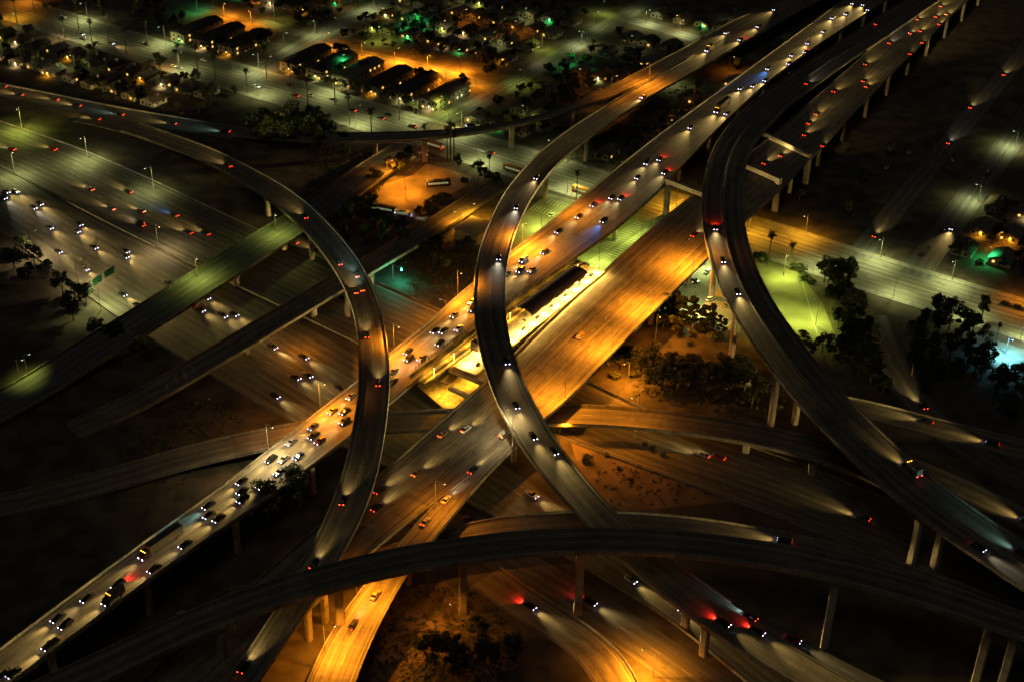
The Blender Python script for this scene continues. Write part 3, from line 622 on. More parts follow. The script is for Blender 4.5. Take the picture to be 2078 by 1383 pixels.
def vehicle(kind, colour, head, tail, base):
    key = (kind, colour, head, tail)
    if key in PROTO: return PROTO[key]
    e = empty(base); P, hl = kit(kind)
    for i, (nm, src, role) in enumerate(P):
        if role == 'paint': o = link(nm, partmesh(kind, i, nm, src, M_car[colour]), e)
        elif role == 'glass': o = link(nm, partmesh(kind, i, nm, src, M_busglass if (kind in ('bus', 'shuttle') and head) else M_glass), e)
        elif role == 'head': o = link(nm, partmesh(kind, i, nm, src, {0: G_off, 1: G_head, 2: G_headv}[head]), e)
        elif role == 'tail': o = link(nm, partmesh(kind, i, nm, src, G_tail if tail else G_offr), e)
        elif role == 'amber': o = link(nm, partmesh(kind, i, nm, src, G_amber if head else G_off), e)
        elif isinstance(src, tuple): o = link(nm, src[0], e); o.location = src[1]
        else: o = link(nm, src, e)
    PROTO[key] = [e, True]; return PROTO[key]
M_busglass = glow('lit_bus_window', (.70, .85, .45), .2)
def place(kind, colour, loc, ang, label, group, beam=None, head=1, tail=True, brake=False, z=0):
    names = dict(sedan='car', suv='suv', pickup='pickup_truck', van='van', bus='bus', shuttle='shuttle_bus', truck='semi_truck', box_truck='box_truck')
    pr = vehicle(kind, colour, head, tail, names[kind])
    if pr[1]: o = pr[0]; pr[1] = False; o.location = loc; o.rotation_euler = (0, 0, ang)
    else:
        o = pr[0].copy(); C.objects.link(o); o.location = loc; o.rotation_euler = (0, 0, ang)
        for ch in list(pr[0].children):
            if ch.type == 'LIGHT': continue
            c = ch.copy(); C.objects.link(c); c.parent = o
    cat = dict(sedan='car', suv='car', pickup='pickup truck', van='van', bus='bus', shuttle='bus', truck='truck', box_truck='truck')[kind]
    tag(o, label, cat, group)
    hl = kit(kind)[1]
    if beam:
        l = bpy.data.objects.new('headlight_beam', BEAM[beam]); C.objects.link(l); l.parent = o; l.location = (hl[0] + .3, 0, max(.75, hl[2])); l.rotation_euler = (0, R(-90 + 4.0), 0)
        l.rotation_euler = Vector((1, 0, -math.tan(R(6.2)))).to_track_quat('-Z', 'Y').to_euler()
    if brake:
        l = bpy.data.objects.new('brake_glow', rear); C.objects.link(l); l.parent = o; l.location = (-hl[0] - .35, 0, .8); l.rotation_euler = Vector((-1, 0, -.42)).to_track_quat('-Z', 'Y').to_euler()
    return o
# type letters: s sedan, u suv, p pickup, v van, B bus, S shuttle, T truck, X box truck
KIND = dict(s='sedan', u='suv', p='pickup', v='van', B='bus', S='shuttle', T='truck', X='box_truck')
WORD = dict(sedan='car', suv='suv', pickup='pickup truck', van='van', bus='bus', shuttle='shuttle', truck='trailer truck', box_truck='box truck')
def convoy(road, phrase, group, sign, entries, head=1, tail=True):
    """entries: (tile, x, y, 'kind+flags', colour, beam). flags: ! brake glow"""
    r = ROADS[road]; items = []
    for t, x, y, kf, colour, beam in entries:
        px, py = T(t, x, y) if t else (x, y); items.append((px, py, kf, colour, beam))
    items.sort(key=lambda q: q[0]); n = len(items)
    for i, (px, py, kf, colour, beam) in enumerate(items):
        kind = KIND[kf[0]]
        z = zat(r.prof, px, py) + .03; p = at(px, py, z)
        D, q, k, t = near(r.c, p); p.z = q.z + .03
        ang = math.atan2(r.t[k].y, r.t[k].x) + (math.pi if sign < 0 else 0)
        ang += random.uniform(-.02, .02)
        place(kind, colour, p, ang, f'{colour} {WORD[kind]} {phrase}, {ordinal(i)} from the left' if n > 1 else f'{colour} {WORD[kind]} {phrase}', group, beam, head if beam else 0, tail, '!' in kf)

g = 'cars on the left upper carriageway'
convoy('WB', 'at the lower left end of the upper freeway', g, -1, [('BL', 28, 1345, 's', 'black', 'w'), ('BL', 85, 1335, 's', 'black', 'c'), ('BL', 305, 1168, 'p', 'grey', 'w'), ('BL', 352, 1005, 's', 'dark', 'w'), ('BL', 400, 1045, 'u', 'black', 'w'),
    ('BL', 530, 885, 's', 'black', 'v'), ('BL', 685, 885, 'X', 'dark', 'w'), ('BL', 715, 805, 'u!', 'black', 'w'), ('BL', 930, 708, 's', 'dark', 'w'), ('BL', 1118, 562, 's', 'dark', 'v'), ('BL', 970, 570, 'T', 'dark', 'w')])
convoy('WB', 'in dense traffic left of the S flyover', g, -1, [('BL', 1320, 405, 's', 'black', 'w'), ('BL', 1262, 385, 's', 'dark', 'w'), ('BL', 1258, 328, 's', 'black', 't'), ('BL', 1465, 290, 'u', 'black', 'w'), ('BL', 1462, 240, 's', 'dark', 'w'), ('BL', 1458, 182, 's', 'black', 'w'), ('BL', 1580, 208, 'u', 'black', 'w'),
    ('BL', 1683, 125, 's', 'dark', 'w'), ('BL', 1635, 50, 'u', 'black', 'w'), ('BL', 1710, 48, 's', 'silver', 'w'), ('BL', 1798, 32, 's', 'blue', 't'), ('ML', 1755, 1308, 's', 'silver', 'w'), ('ML', 1890, 1272, 'u', 'black', 'w'), ('ML', 1928, 1300, 's', 'red', 'w'), ('ML', 1888, 1215, 's', 'grey', 'w'), ('ML', 2003, 1120, 's', 'gold', 'w'),
    ('MC', 28, 1122, 's', 'dark', 'w'), ('MC', 28, 1182, 'u', 'grey', 'w'), ('MC', 68, 1032, 's', 'silver', 'w')])
convoy('WB', 'with headlights on beside the station', g, -1, [('MC', 322, 882, 's', 'grey', None), ('MC', 318, 940, 's', 'dark', None), ('MC', 412, 763, 's', 'black', 'v'), ('MC', 415, 806, 'u', 'dark', 'c'), ('MC', 492, 803, 's', 'gold', 'c'), ('MC', 602, 712, 's', 'black', 'v'), ('MC', 573, 638, 's', 'black', 'v'), ('MC', 624, 638, 's', 'dark', 'v'), ('MC', 715, 623, 's', 'white', 'v'), ('MC', 690, 543, 's', 'grey', 'w'), ('MC', 795, 463, 's', 'white', 'w'), ('MC', 797, 508, 'u', 'black', 'w')])
convoy('WB', 'oncoming between station canopy and right flyover', g, -1, [('MC', 1087, 275, 'u', 'black', 'w'), ('MC', 1155, 272, 's', 'gold', 'w'), ('MC', 1105, 213, 'v', 'white', 'w'), ('MC', 1232, 163, 's', 'dark', 'c'), ('MC', 1317, 38, 's', 'black', 'w'), ('MC', 1005, 298, 's', 'dark', None),
    ('TM', 1588, 1335, 'u', 'black', 'b'), ('TM', 1438, 1308, 's', 'black', 'v'), ('TM', 1528, 1238, 's!', 'dark', 'v'), ('TM', 1640, 1193, 's', 'black', 'v'), ('TM', 1693, 1198, 's!', 'black', 'v'), ('TM', 1793, 1073, 's', 'dark', 'v'), ('TM', 1850, 988, 'v', 'grey', 'v'), ('TM', 1928, 963, 's!', 'grey', 'v'), ('TM', 1957, 1043, 's!', 'black', 'v')])
convoy('WB', 'oncoming at the upper right freeway end', g, -1, [('TR', 72, 772, 's', 'dark', 'w'), ('TR', 258, 655, 'T', 'dark', 'w'), ('TR', 288, 688, 's', 'silver', 'w'), ('TR', 450, 523, 's', 'white', 'w'), ('TR', 373, 538, 's', 'silver', 'w'), ('TR', 520, 488, 's', 'grey', 'w'), ('TR', 538, 418, 's', 'blue', 'b'), ('TR', 662, 388, 's', 'silver', 'w'),
    ('TR', 682, 338, 's', 'white', 'w'), ('TR', 763, 318, 's!', 'blue', 'w'), ('TR', 778, 265, 's', 'silver', 'w'), ('TR', 872, 195, 's', 'silver', 'w'), ('TR', 928, 113, 's', 'white', 'w'), ('TR', 1008, 88, 's', 'silver', 'w'), ('TR', 1048, 25, 's', 'white', 'w'), ('TR', 1112, 33, 's', 'silver', 'w'), ('TR', 1142, 63, 's', 'white', 'w')])
g = 'cars on the right upper carriageway'
convoy('EB', 'driving away below or right of the station', g, 1, [('MC', 1452, 670, 'v', 'gold', None), ('MC', 622, 1258, 's', 'gold', 'w'), ('MC', 758, 1230, 's', 'white', 'w'), ('MC', 990, 1262, 'v', 'silver', None), ('MR', 92, 60, 's', 'red', 'w'), ('BC', 465, 130, 's', 'gold', 'w'), ('BC', 240, 235, 's', 'black', 'w'), ('BC', 222, 340, 's', 'black', 'w')])
convoy('EB', 'driving away beyond the right flyover', g, 1, [('TR', 520, 985, 's', 'dark', 'w'), ('TR', 618, 940, 's', 'dark', 'w'), ('TR', 760, 815, 's', 'dark', 'w'), ('TR', 785, 745, 's', 'dark', 'w'), ('TR', 830, 690, 's', 'dark', 'w'), ('TR', 1130, 525, 's', 'dark', 'w'), ('TR', 1115, 492, 's', 'dark', 'w'), ('TR', 937, 555, 'u', 'red', 'w'), ('TR', 1125, 390, 's', 'dark', 'w'), ('TR', 1270, 262, 's', 'dark', 'c'),
    ('TR', 1397, 328, 's', 'dark', 'w'), ('TR', 1467, 260, 's', 'dark', 'w'), ('TR', 1395, 205, 's', 'dark', 'w'), ('TR', 1457, 190, 's', 'dark', 'w'), ('TR', 1440, 120, 's', 'dark', 'w'), ('TR', 1550, 105, 's', 'dark', 'w'), ('TR', 1615, 90, 's', 'dark', 'w'), ('TR', 1570, 150, 's', 'dark', 'w'), ('TR', 1580, 42, 's', 'dark', 'w'), ('TR', 870, 880, 's', 'dark', 'w')], tail=True)
g = 'cars on the right flyover'
convoy('R3', 'coming down the right flyover toward the camera', g, 1, [('MR', 218, 18, 's!', 'black', 'v'), ('MR', 262, 215, 's', 'black', 'v'), ('MR', 350, 405, 's', 'black', 'w'), ('BR', 1800, 580, 's', 'black', 'c')])
convoy('R3', 'climbing the far half of the right flyover', g, -1, [('TR', 773, 508, 's', 'dark', 'c'), ('TR', 1190, 150, 's', 'dark', None), ('BR', 1400, 118, 'X', 'dark', 'w'), ('BR', 2060, 622, 's', 'dark', 't')])
g = 'cars on the central flyover'
convoy('R2', 'coming round the central flyover', g, 1, [('TM', 1185, 1075, 's', 'black', 'v'), ('TM', 1065, 1252, 's', 'black', 'c'), ('MC', 957, 198, 's', 'black', 'c'), ('MC', 1002, 822, 'u', 'dark', 'v'), ('MC', 1058, 1085, 's', 'black', 'w'), ('MC', 1162, 1270, 's', 'black', 'w'), ('MC', 1285, 1362, 's', 'black', 'w'), ('TM', 1825, 590, 's', 'white', 'w')])
convoy('R2', 'coming down the far central flyover', g, 1, [('TR', 370, 243, 's!', 'dark', 'w'), ('TR', 480, 165, 's', 'silver', 'w'), ('TR', 182, 305, 'X', 'gold', 'w')])
convoy('R15', 'coming down the far thin flyover', g, 1, [('TR', 580, 63, 's', 'silver', 'w'), ('TR', 288, 203, 's', 'silver', 'w')])
convoy('R2', 'trailing red glow on the falling central flyover', g, 1, [('BR', 265, 1030, 's!', 'black', 'w'), ('BR', 470, 1085, 's!', 'black', 'w')])
convoy('R16', 'with headlights on the merging lane at bottom right', g, 1, [('BR', 685, 1138, 's', 'red', 'w')])
convoy('R2', 'with a teal light pool on the falling central flyover', g, -1, [('BR', 425, 1000, 's', 'dark', 't')])
convoy('R15', 'crossing the avenue on the thin dark flyover', 'cars on the thin flyover', 1, [('TM', 785, 760, 's', 'black', 'w')])
g = 'cars leaving on the upper left ramp'
convoy('R14', 'with tail lights on the upper left ramp', g, -1, [('TL', 20, 526, 's', 'dark', 'w'), ('TL', 120, 575, 's', 'dark', 'w'), ('TL', 332, 605, 's', 'dark', 'w'), ('TL', 467, 640, 's', 'dark', 'w'), ('TL', 580, 722, 's', 'dark', 'w'), ('TL', 722, 695, 's', 'dark', 't'), ('TL', 1038, 750, 's', 'grey', 'w'), ('TL', 1360, 798, 'u', 'dark', 't')])
g = 'cars climbing the left flyover'
convoy('R4', 'heading up the upper bend of the left flyover', g, -1, [('TL', 1375, 1003, 's', 'dark', 'w'), ('TL', 1833, 1310, 's', 'dark', 'w'), ('ML', 2042, 228, 's', 'blue', None), ('MC', 98, 300, 's', 'silver', 't'), ('MC', 130, 385, 's', 'gold', 't'), ('MC', 92, 400, 's', 'gold', 'w')])
convoy('R4', 'heading up the lower bend of the left flyover', g, -1, [('MC', 162, 665, 'u', 'black', 'w'), ('MC', 230, 950, 's', 'red', 'w'), ('BC', 20, 300, 's', 'black', 'w'), ('BL', 1893, 680, 's', 'black', 'w'), ('BL', 1470, 1310, 'u', 'black', 'w')])
g = 'cars leaving on the lower freeway'
convoy('C1', 'with tail lights on the far lower freeway', g, -1, [('TL', 72, 903, 's', 'red', 'w'), ('TL', 320, 905, 'u', 'red', 'w'), ('TL', 545, 1143, 's', 'dark', 'w'), ('TL', 777, 1158, 's', 'dark', 'w'), ('TL', 672, 1260, 's', 'silver', 'w'), ('TL', 852, 1275, 's', 'silver', 'w'), ('TL', 845, 1345, 's', 'dark', 'c'), ('TL', 1050, 1300, 's', 'dark', 'b'), ('ML', 1135, 45, 's', 'dark', 'w'), ('ML', 1240, 52, 's', 'dark', 'w'), ('ML', 1770, 105, 's', 'dark', 'w'), ('ML', 1915, 150, 's', 'dark', 'w'), ('MC', 22, 438, 's', 'dark', 'w'), ('ML', 850, 0, 's', 'dark', 'w')])
convoy('C1', 'with tail lights on the dark freeway at right', g, -1, [('BR', 145, 25, 's', 'silver', 'w'), ('BR', 238, 36, 's', 'red', 'w'), ('BR', 1108, 400, 's', 'dark', 'w')])
g = 'cars arriving on the lower freeway'
convoy('C2', 'oncoming at the left end of the lower freeway', g, 1, [('TL', 22, 1195, 's', 'blue', 'c'), ('TL', 38, 1160, 's', 'silver', 'w'), ('TL', 95, 1158, 's', 'silver', 'w'), ('TL', 238, 1232, 's', 'dark', 'w'), ('TL', 200, 1255, 's', 'silver', 'c'), ('TL', 475, 1355, 's', 'dark', 'w'), ('TL', 298, 1375, 's', 'silver', 'w'), ('ML', 460, 38, 's', 'silver', 'w'), ('ML', 350, 160, 's', 'dark', 'w'), ('ML', 565, 135, 's', 'dark', 'w'), ('ML', 755, 158, 's', 'dark', 'w'), ('ML', 752, 190, 's', 'dark', 'w'), ('ML', 512, 265, 's', 'silver', 'w'), ('ML', 738, 418, 's', 'dark', 'w'), ('ML', 1015, 350, 's', 'dark', 'w'), ('ML', 828, 485, 's', 'dark', 'w')])
convoy('C2', 'oncoming between the two road bridges', g, 1, [('ML', 1240, 438, 's', 'dark', 'w'), ('ML', 1208, 512, 's', 'dark', 'w'), ('ML', 1340, 548, 'u', 'dark', 'w'), ('ML', 1408, 538, 's', 'dark', 'w')])
convoy('C2', 'oncoming below the narrow road bridge', g, 1, [('ML', 1640, 735, 'u', 'dark', 'w'), ('ML', 1632, 675, 's', 'gold', None), ('ML', 1828, 795, 's', 'dark', 'w'), ('ML', 1780, 918, 's', 'dark', 'w'), ('ML', 1852, 905, 's', 'dark', 'w'), ('ML', 1655, 1028, 's', 'dark', 'w'), ('ML', 2040, 982, 's', 'dark', None)])
convoy('C2', 'on the lower freeway near the bottom flyover', g, 1, [('BC', 1152, 262, 'p', 'silver', 'w'), ('BC', 780, 415, 's', 'gold', None), ('BC', 1748, 772, 's', 'silver', 'w'), ('BC', 2010, 930, 's', 'silver', 'w')])
convoy('L2', 'braking on the dark loop road at the bottom', 'cars on the exit roads', 1, [('BC', 1140, 930, 's!', 'black', 'w')])
convoy('L1', 'braking on the exit road behind a tall pier', 'cars on the exit roads', 1, [('BC', 1505, 905, 's!', 'black', 'w')])
convoy('R6', 'emerging from under the upper freeway onto the low ramp', 'cars on the low ramps', -1, [('MC', 1268, 1133, 's', 'dark', 'v')])
convoy('R7', 'on the low ramp beside the bottom flyover', 'cars on the low ramps', -1, [('BR', 635, 538, 's', 'dark', 'w')])
convoy('R8', 'climbing the orange ramp to the upper freeway', 'cars on the orange ramp', -1, [('BC', 800, 110, 's', 'dark', 'v'), ('BC', 642, 285, 's', 'white', 'c'), ('BC', 517, 420, 's', 'silver', None), ('BC', 215, 865, 's', 'gold', None), ('BC', 78, 1045, 's', 'dark', 'w')])
convoy('R18', 'leaving on the narrow wooded road', 'cars on the right hand ramps', -1, [('MR', 1465, 1092, 'u', 'dark', 'w')])
convoy('R17', 'on the lit ramp at the right edge', 'cars on the right hand ramps', -1, [('MR', 1490, 1182, 's', 'dark', 'w'), ('MR', 1885, 1312, 's', 'dark', 'w')])
convoy('R19', 'at the right edge below the broad flyover', 'cars on the right hand ramps', -1, [('BR', 2100, 425, 's', 'dark', 'w')])
convoy('R20', 'half hidden by trees on the access road', 'cars on the access road', -1, [('MR', 540, 968, 's', 'dark', 'w'), ('MR', 605, 980, 's', 'dark', None)])
convoy('R10', 'leaving along the dark frontage road at right', 'cars on the frontage road', 1, [('TR', 1958, 453, 's', 'dark', 'w'), ('TR', 1757, 650, 's', 'dark', 'w'), ('TR', 1625, 863, 's', 'dark', 'c'), ('MR', 1180, 63, 's', 'dark', 'w')])
convoy('R11', 'turning down the side street with bright headlights', 'cars on the right hand side street', -1, [('MR', 1643, 18, 's', 'silver', 'w')])
g = 'cars on the avenue'
convoy('FIG', 'driving along the avenue toward the upper left', g, -1, [('TM', 75, 670, 's', 'dark', None), ('TM', 245, 718, 's', 'dark', None), ('TM', 437, 765, 's', 'dark', None), ('TM', 905, 925, 's', 'dark', 'c'), ('TL', 1780, 582, 's', 'red', None)])
convoy('FIG', 'with headlights on the avenue at top left', g, 1, [('TL', 488, 212, 's', 'silver', 'w'), ('TL', 668, 267, 's', 'silver', 'w'), ('TL', 1540, 527, 's', 'white', 'w')])
g = 'buses on the avenue'
for k, (x, y, lab, col) in enumerate(((560, 885, 'orange and white bus on the avenue behind the dark palm trunks', 'orange'), (1050, 1035, 'orange bus at the kerb beside the central flyover', 'orange'), (1465, 1165, 'orange bus half hidden by the upper freeway edge', 'orange'))):
    r = ROADS['FIG']; p = at(*T('TM', x, y), .04); D, q, i, t = near(r.c, p)
    place('bus', col, p, math.atan2(t.y, t.x) + math.pi, lab, g, None, 1, True)
g = 'buses in the orange yard'
p = at(*T('TM', 592, 1118), .05); place('bus', 'dark', p, A1 - R(47), 'dark bus with lit windows parked across the orange bus yard', g, None, 1, True)
p = at(*T('TM', 262, 1272), .05); place('bus', 'dark', p, A2 + R(14), 'dark bus with lit windows at the lower corner of the bus yard', g, None, 1, True)
p = at(*T('TM', 385, 1300), .05); place('shuttle', 'white', p, A2 + R(18), 'small shuttle bus with violet headlights leaving the bus yard', g, 'c', 2, True)
# parked
def parked(group, phrase, items):
    items = sorted([(T(t, x, y) if t else (x, y), k, c, a) for t, x, y, k, c, a in items], key=lambda q: q[0][0])
    for i, ((px, py), k, c, a) in enumerate(items):
        place(KIND[k], c, at(px, py, .04), a + random.uniform(-.04, .04), f'{c} parked {WORD[KIND[k]]} {phrase}, {ordinal(i)} from the left' if len(items) > 1 else f'{c} parked {WORD[KIND[k]]} {phrase}', group, None, 0, False)
parked('cars in the green lit car park', 'in the green lit car park', [('TM', 1275, 1300, 's', 'white', A1), ('MR', 138, 232, 's', 'silver', A1), ('MR', 170, 280, 's', 'white', A1), ('MR', 52, 342, 'u', 'red', A2), ('MR', 12, 345, 's', 'white', A2), ('MR', 95, 338, 's', 'green', A2), ('MR', 190, 447, 'u', 'white', A1 - .3), ('MR', 283, 480, 's', 'gold', A1), ('MR', 195, 572, 's', 'green', A2)])
parked('cars parked along the avenue', 'at the kerb of the avenue', [('TL', 1580, 375, 's', 'silver', A1), ('TL', 1640, 345, 's', 'white', A1), ('TL', 1230, 368, 's', 'white', A2), ('TL', 1100, 325, 's', 'silver', A2), ('TL', 1060, 318, 'u', 'black', A2), ('TL', 705, 420, 's', 'silver', A1), ('TL', 1080, 415, 's', 'silver', A2), ('TL', 1045, 405, 's', 'white', A2), ('TL', 850, 260, 's', 'silver', A2), ('TL', 880, 272, 's', 'grey', A2), ('TL', 500, 240, 's', 'grey', A2), ('TL', 585, 262, 's', 'silver', A2), ('TL', 380, 108, 's', 'white', A2), ('TL', 1740, 520, 's', 'red', A2), ('TL', 1870, 580, 's', 'silver', A2), ('TL', 2010, 605, 's', 'silver', A2), ('TM', 290, 697, 's', 'black', A2), ('TM', 195, 665, 's', 'dark', A2), ('MR', 1968, 480, 'u', 'black', A2), ('MR', 2042, 500, 'u', 'black', A2)])
parked('cars parked on the right hand side street', 'along the dark right hand side street', [('TR', 1868, 1030, 's', 'silver', A1), ('TR', 1843, 1062, 's', 'grey', A1), ('MR', 1505, 135, 's', 'silver', A1), ('MR', 1455, 180, 's', 'grey', A1), ('MR', 1590, 30, 's', 'grey', A1)])
parked('cars parked at the avenue corner', 'at the corner of the far left road bridge', [('ML', 330, 820, 'u', 'silver', A1)])

# ================================================================ lamps
LCOL = dict(o=((1.0, .30, .012), G_sod), g=((.84, 1.0, .15), G_grn), p=((.86, .92, .34), G_grn), y=((1.0, .43, .02), G_sod), s=((1.0, .60, .12), G_sod), c=((.25, .75, 1.0), G_cyan), e=((.05, 1.0, .25), G_grn), h=((1.0, .75, .35), G_sod))
_lamp = {}
def lamp_light(col, power, spread):
    k = (col, power, spread)
    if k not in _lamp:
        l = bpy.data.lights.new('lamp_light', 'SPOT'); l.energy = power * LAMP; l.color = LCOL[col][0]; l.spot_size = R(spread); l.spot_blend = .85; l.shadow_soft_size = .35; _lamp[k] = l
    return _lamp[k]
_lmesh = {}
def lamp(px, py, label, col, power, z=0.0, h=11.0, arm=2.6, ang=0.0, spread=150, group='street lamps', name='street_lamp'):
    p = at(px, py, z); e = empty(name, p, ang); tag(e, label, 'street lamp', group)
    k = (h, arm, col)
    if k not in _lmesh:
        b = MB(); b.tube([(0, 0, -.1), (0, 0, h)], [.14, .08], 8); m1 = b.mesh('pole', M_metal)
        b = MB(); b.tube([(0, 0, h - .4), (arm * .4, 0, h + .15), (arm, 0, h + .25)], .05, 6); m2 = b.mesh('arm', M_metal)
        b = MB(); b.box(arm - .15, arm + .75, -.2, .2, h + .19, h + .40, taper=.05); m3 = b.mesh('lamp_head', M_dark)
        b = MB(); b.box(arm - .05, arm + .65, -.16, .16, h + .13, h + .187); b.box(arm + .62, arm + .80, -.16, .16, h + .14, h + .30); m4 = b.mesh('lens', LCOL[col][1])
        _lmesh[k] = (m1, m2, m3, m4)
    for nm, me in zip(('pole', 'arm', 'lamp_head', 'lens'), _lmesh[k]): link(nm, me, e)
    l = bpy.data.objects.new('lamp_light', lamp_light(col, power, spread)); C.objects.link(l); l.parent = e; l.location = (arm + .3, 0, h + .05)
    return e
def toward(px, py, qx, qy, z=0): d = at(qx, qy, z) - at(px, py, z); return math.atan2(d.y, d.x)
K = 2600
for i, (bx, by, z, qx, qy, col, pw) in enumerate((
    (650, 829, 14, 690, 860, 'o', 3.0), (929, 601, 14, 960, 640, 'o', 4.2), (1060, 498, 14, 1090, 540, 'o', 5.5), (1158, 424, 14, 1190, 455, 'o', 1.6), (545, 918, 14, 580, 945, 'h', 1.4), (800, 712, 14, 840, 745, 'o', 3.2))):
    lamp(bx, by, f'tall lamp on the left upper carriageway barrier, {ordinal((1, 3, 4, 5, 0, 2)[i])} from the left', col, K * pw, z, 12, 3, toward(bx, by, qx, qy, z), 160, 'lamps on the left upper carriageway')
for i, (bx, by, z, qx, qy, col, pw) in enumerate((
    (1146, 822, 14, 1110, 790, 'o', 4.0), (1240, 720, 14, 1200, 685, 'o', 4.2), (1320, 638, 14, 1280, 600, 'o', 5.2), (1405, 553, 14, 1370, 520, 'o', 5.4), (1040, 905, 14, 1000, 870, 'h', .5))):
    lamp(bx, by, f'tall sodium lamp on the right carriageway outer barrier, {ordinal(i)} from its lower end', col, K * pw, z, 13, 4, toward(bx, by, qx, qy, z), 165, 'lamps on the right upper carriageway')
for i, (bx, by, z, qx, qy, col, pw) in enumerate(((884, 1030, 14, 905, 1040, 'o', 1.0), (725, 1212, 10.4, 760, 1225, 'o', 2.8), (660, 1322, 7.8, 700, 1335, 'o', 3.0))):
    lamp(bx, by, f'sodium lamp on the orange ramp barrier, {ordinal(i)} from the top', col, K * pw, z, 11, 3, toward(bx, by, qx, qy, z), 160, 'lamps on the orange ramp')
lamp(1317, 168, 'curved arm lamp lighting an orange patch on the central flyover', 'o', K * 2.6, 11, 12, 4, toward(1317, 168, 1290, 190, 11), 150)
lamp(1240, 195, 'unarmed looking lamp at the gore between the two top flyovers', 'o', K * .45, 12, 11, 2, 0, 150)
lamp(1288, 888, 'lone tall lamp pole standing in the orange dirt below the low ramp', 'o', K * .6, 0, 19, 3, toward(1288, 888, 1260, 910), 165)
lamp(1135, 905, 'short lamp lighting the dirt under the central flyover', 'o', K * .8, 0, 9, 2, toward(1135, 905, 1150, 900), 165)
lamp(1275, 775, 'lamp beside the lower freeway right of the orange viaduct', 'o', K * 1.8, 0, 9, 2, toward(1275, 775, 1220, 800), 165)
lamp(1330, 690, 'lamp among trees on the bank right of the orange viaduct', 'o', K * .35, 0, 12, 2, toward(1330, 690, 1350, 720), 160)
lamp(935, 1298, 'lamp lighting the dirt slope beside the orange ramp', 'o', K * .35, 0, 12, 3, toward(935, 1298, 880, 1270), 165)
lamp(1325, 1372, 'lamp on the loop road at the bottom edge', 'o', K * 4.0, 0, 10, 3, toward(1325, 1372, 1250, 1365), 160)
lamp(660, 1190, 'lamp on the ground beneath the bottom left of the arching flyover', 'o', K * .5, 0, 10, 3, toward(660, 1190, 700, 1200), 160)
# bus yard
lamp(*t6(365, 540), 'pole lamp beside the glowing tree at the bus yard edge', 'o', K * 1.6, 0, 10, 2, toward(*t6(365, 540), *t6(500, 560)), 165, 'bus yard lamps')
lamp(*t6(600, 780), 'thin pole lamp in the middle of the orange bus yard', 'o', K * 2.0, 0, 12, 2, toward(*t6(600, 780), *t6(560, 720)), 165, 'bus yard lamps')
lamp(*t6(940, 520), 'thin pole lamp at the avenue side of the bus yard', 'o', K * .55, 0, 11, 2, toward(*t6(940, 520), *t6(850, 480)), 165, 'bus yard lamps')
lamp(*t6(1430, 1090), 'stout pole lamp beside the bright yellow building', 'y', K * 2.0, 0, 9, 2.5, toward(*t6(1430, 1090), *t6(1560, 1120)), 165, 'bus yard lamps')
lamp(*t6(1330, 1190), 'low lamp on the scrub beside the yellow building', 'o', K * .5, 0, 8, 2, toward(*t6(1330, 1190), *t6(1200, 1190)), 165, 'bus yard lamps')
# green car park and field
for i, (bx, by, qx, qy, col, pw) in enumerate(((1098, 470, 1110, 440, 'g', .9), (1180, 440, 1160, 425, 'g', .9), (1215, 545, 1235, 520, 'g', 1.0), (1300, 490, 1290, 470, 'g', .7), (1372, 425, 1360, 410, 'y', 1.1), (1407, 637, 1400, 600, 'p', .7), (1432, 540, 1440, 560, 'p', 1.0), (1548, 640, 1570, 640, 'g', .85), (1590, 560, 1600, 580, 'g', .8), (1655, 660, 1640, 650, 'g', .95), (1520, 470, 1535, 480, 'y', .8))):
    lamp(bx, by, f'slim pole lamp over the green lit car park, {ordinal(sorted((1098, 1180, 1215, 1300, 1372, 1407, 1432, 1548, 1590, 1655, 1520)).index(bx))} from the left', col, K * pw * 1.7, 0, 11, 2, toward(bx, by, qx, qy), 165, 'car park lamps')
# the avenue
fig = ROADS['FIG']; k = 0
for px, side, pw, col in ((20, 1, .8, 'o'), (60, -1, .9, 'y'), (141, 1, .8, 'p'), (210, -1, .55, 'p'), (300, 1, .8, 'p'), (400, -1, .8, 'p'), (490, 1, .8, 'p'), (560, -1, .7, 'p'), (640, 1, .8, 'p'), (755, -1, .9, 'p'), (811, 1, .7, 'p'), (900, 1, 1.0, 'p'), (1000, -1, 1.0, 'p'), (1085, 1, 1.0, 'p'), (1180, -1, 1.1, 'p'), (1235, 1, .6, 'p'), (1603, 1, 1.3, 'y'), (1680, -1, .8, 'p'), (1758, 1, 1.1, 'p'), (1840, -1, .9, 'p'), (1908, 1, 1.1, 'p'), (1985, -1, .7, 'p'), (2057, 1, .8, 'o')):
    py = 34 + (px - 81) * .3075
    p = at(px, py); D, q, i, t = near(fig.c, p); b0 = q + fig.n[i] * side * 14.3
    e = lamp(px, py, f'lamp at the kerb of the avenue, {ordinal(k)} from the left', col, K * pw, 0, 10.5, 3.2, math.atan2(-fig.n[i].y * side, -fig.n[i].x * side), 160, 'avenue lamps'); e.location = (b0.x, b0.y, .14); k += 1
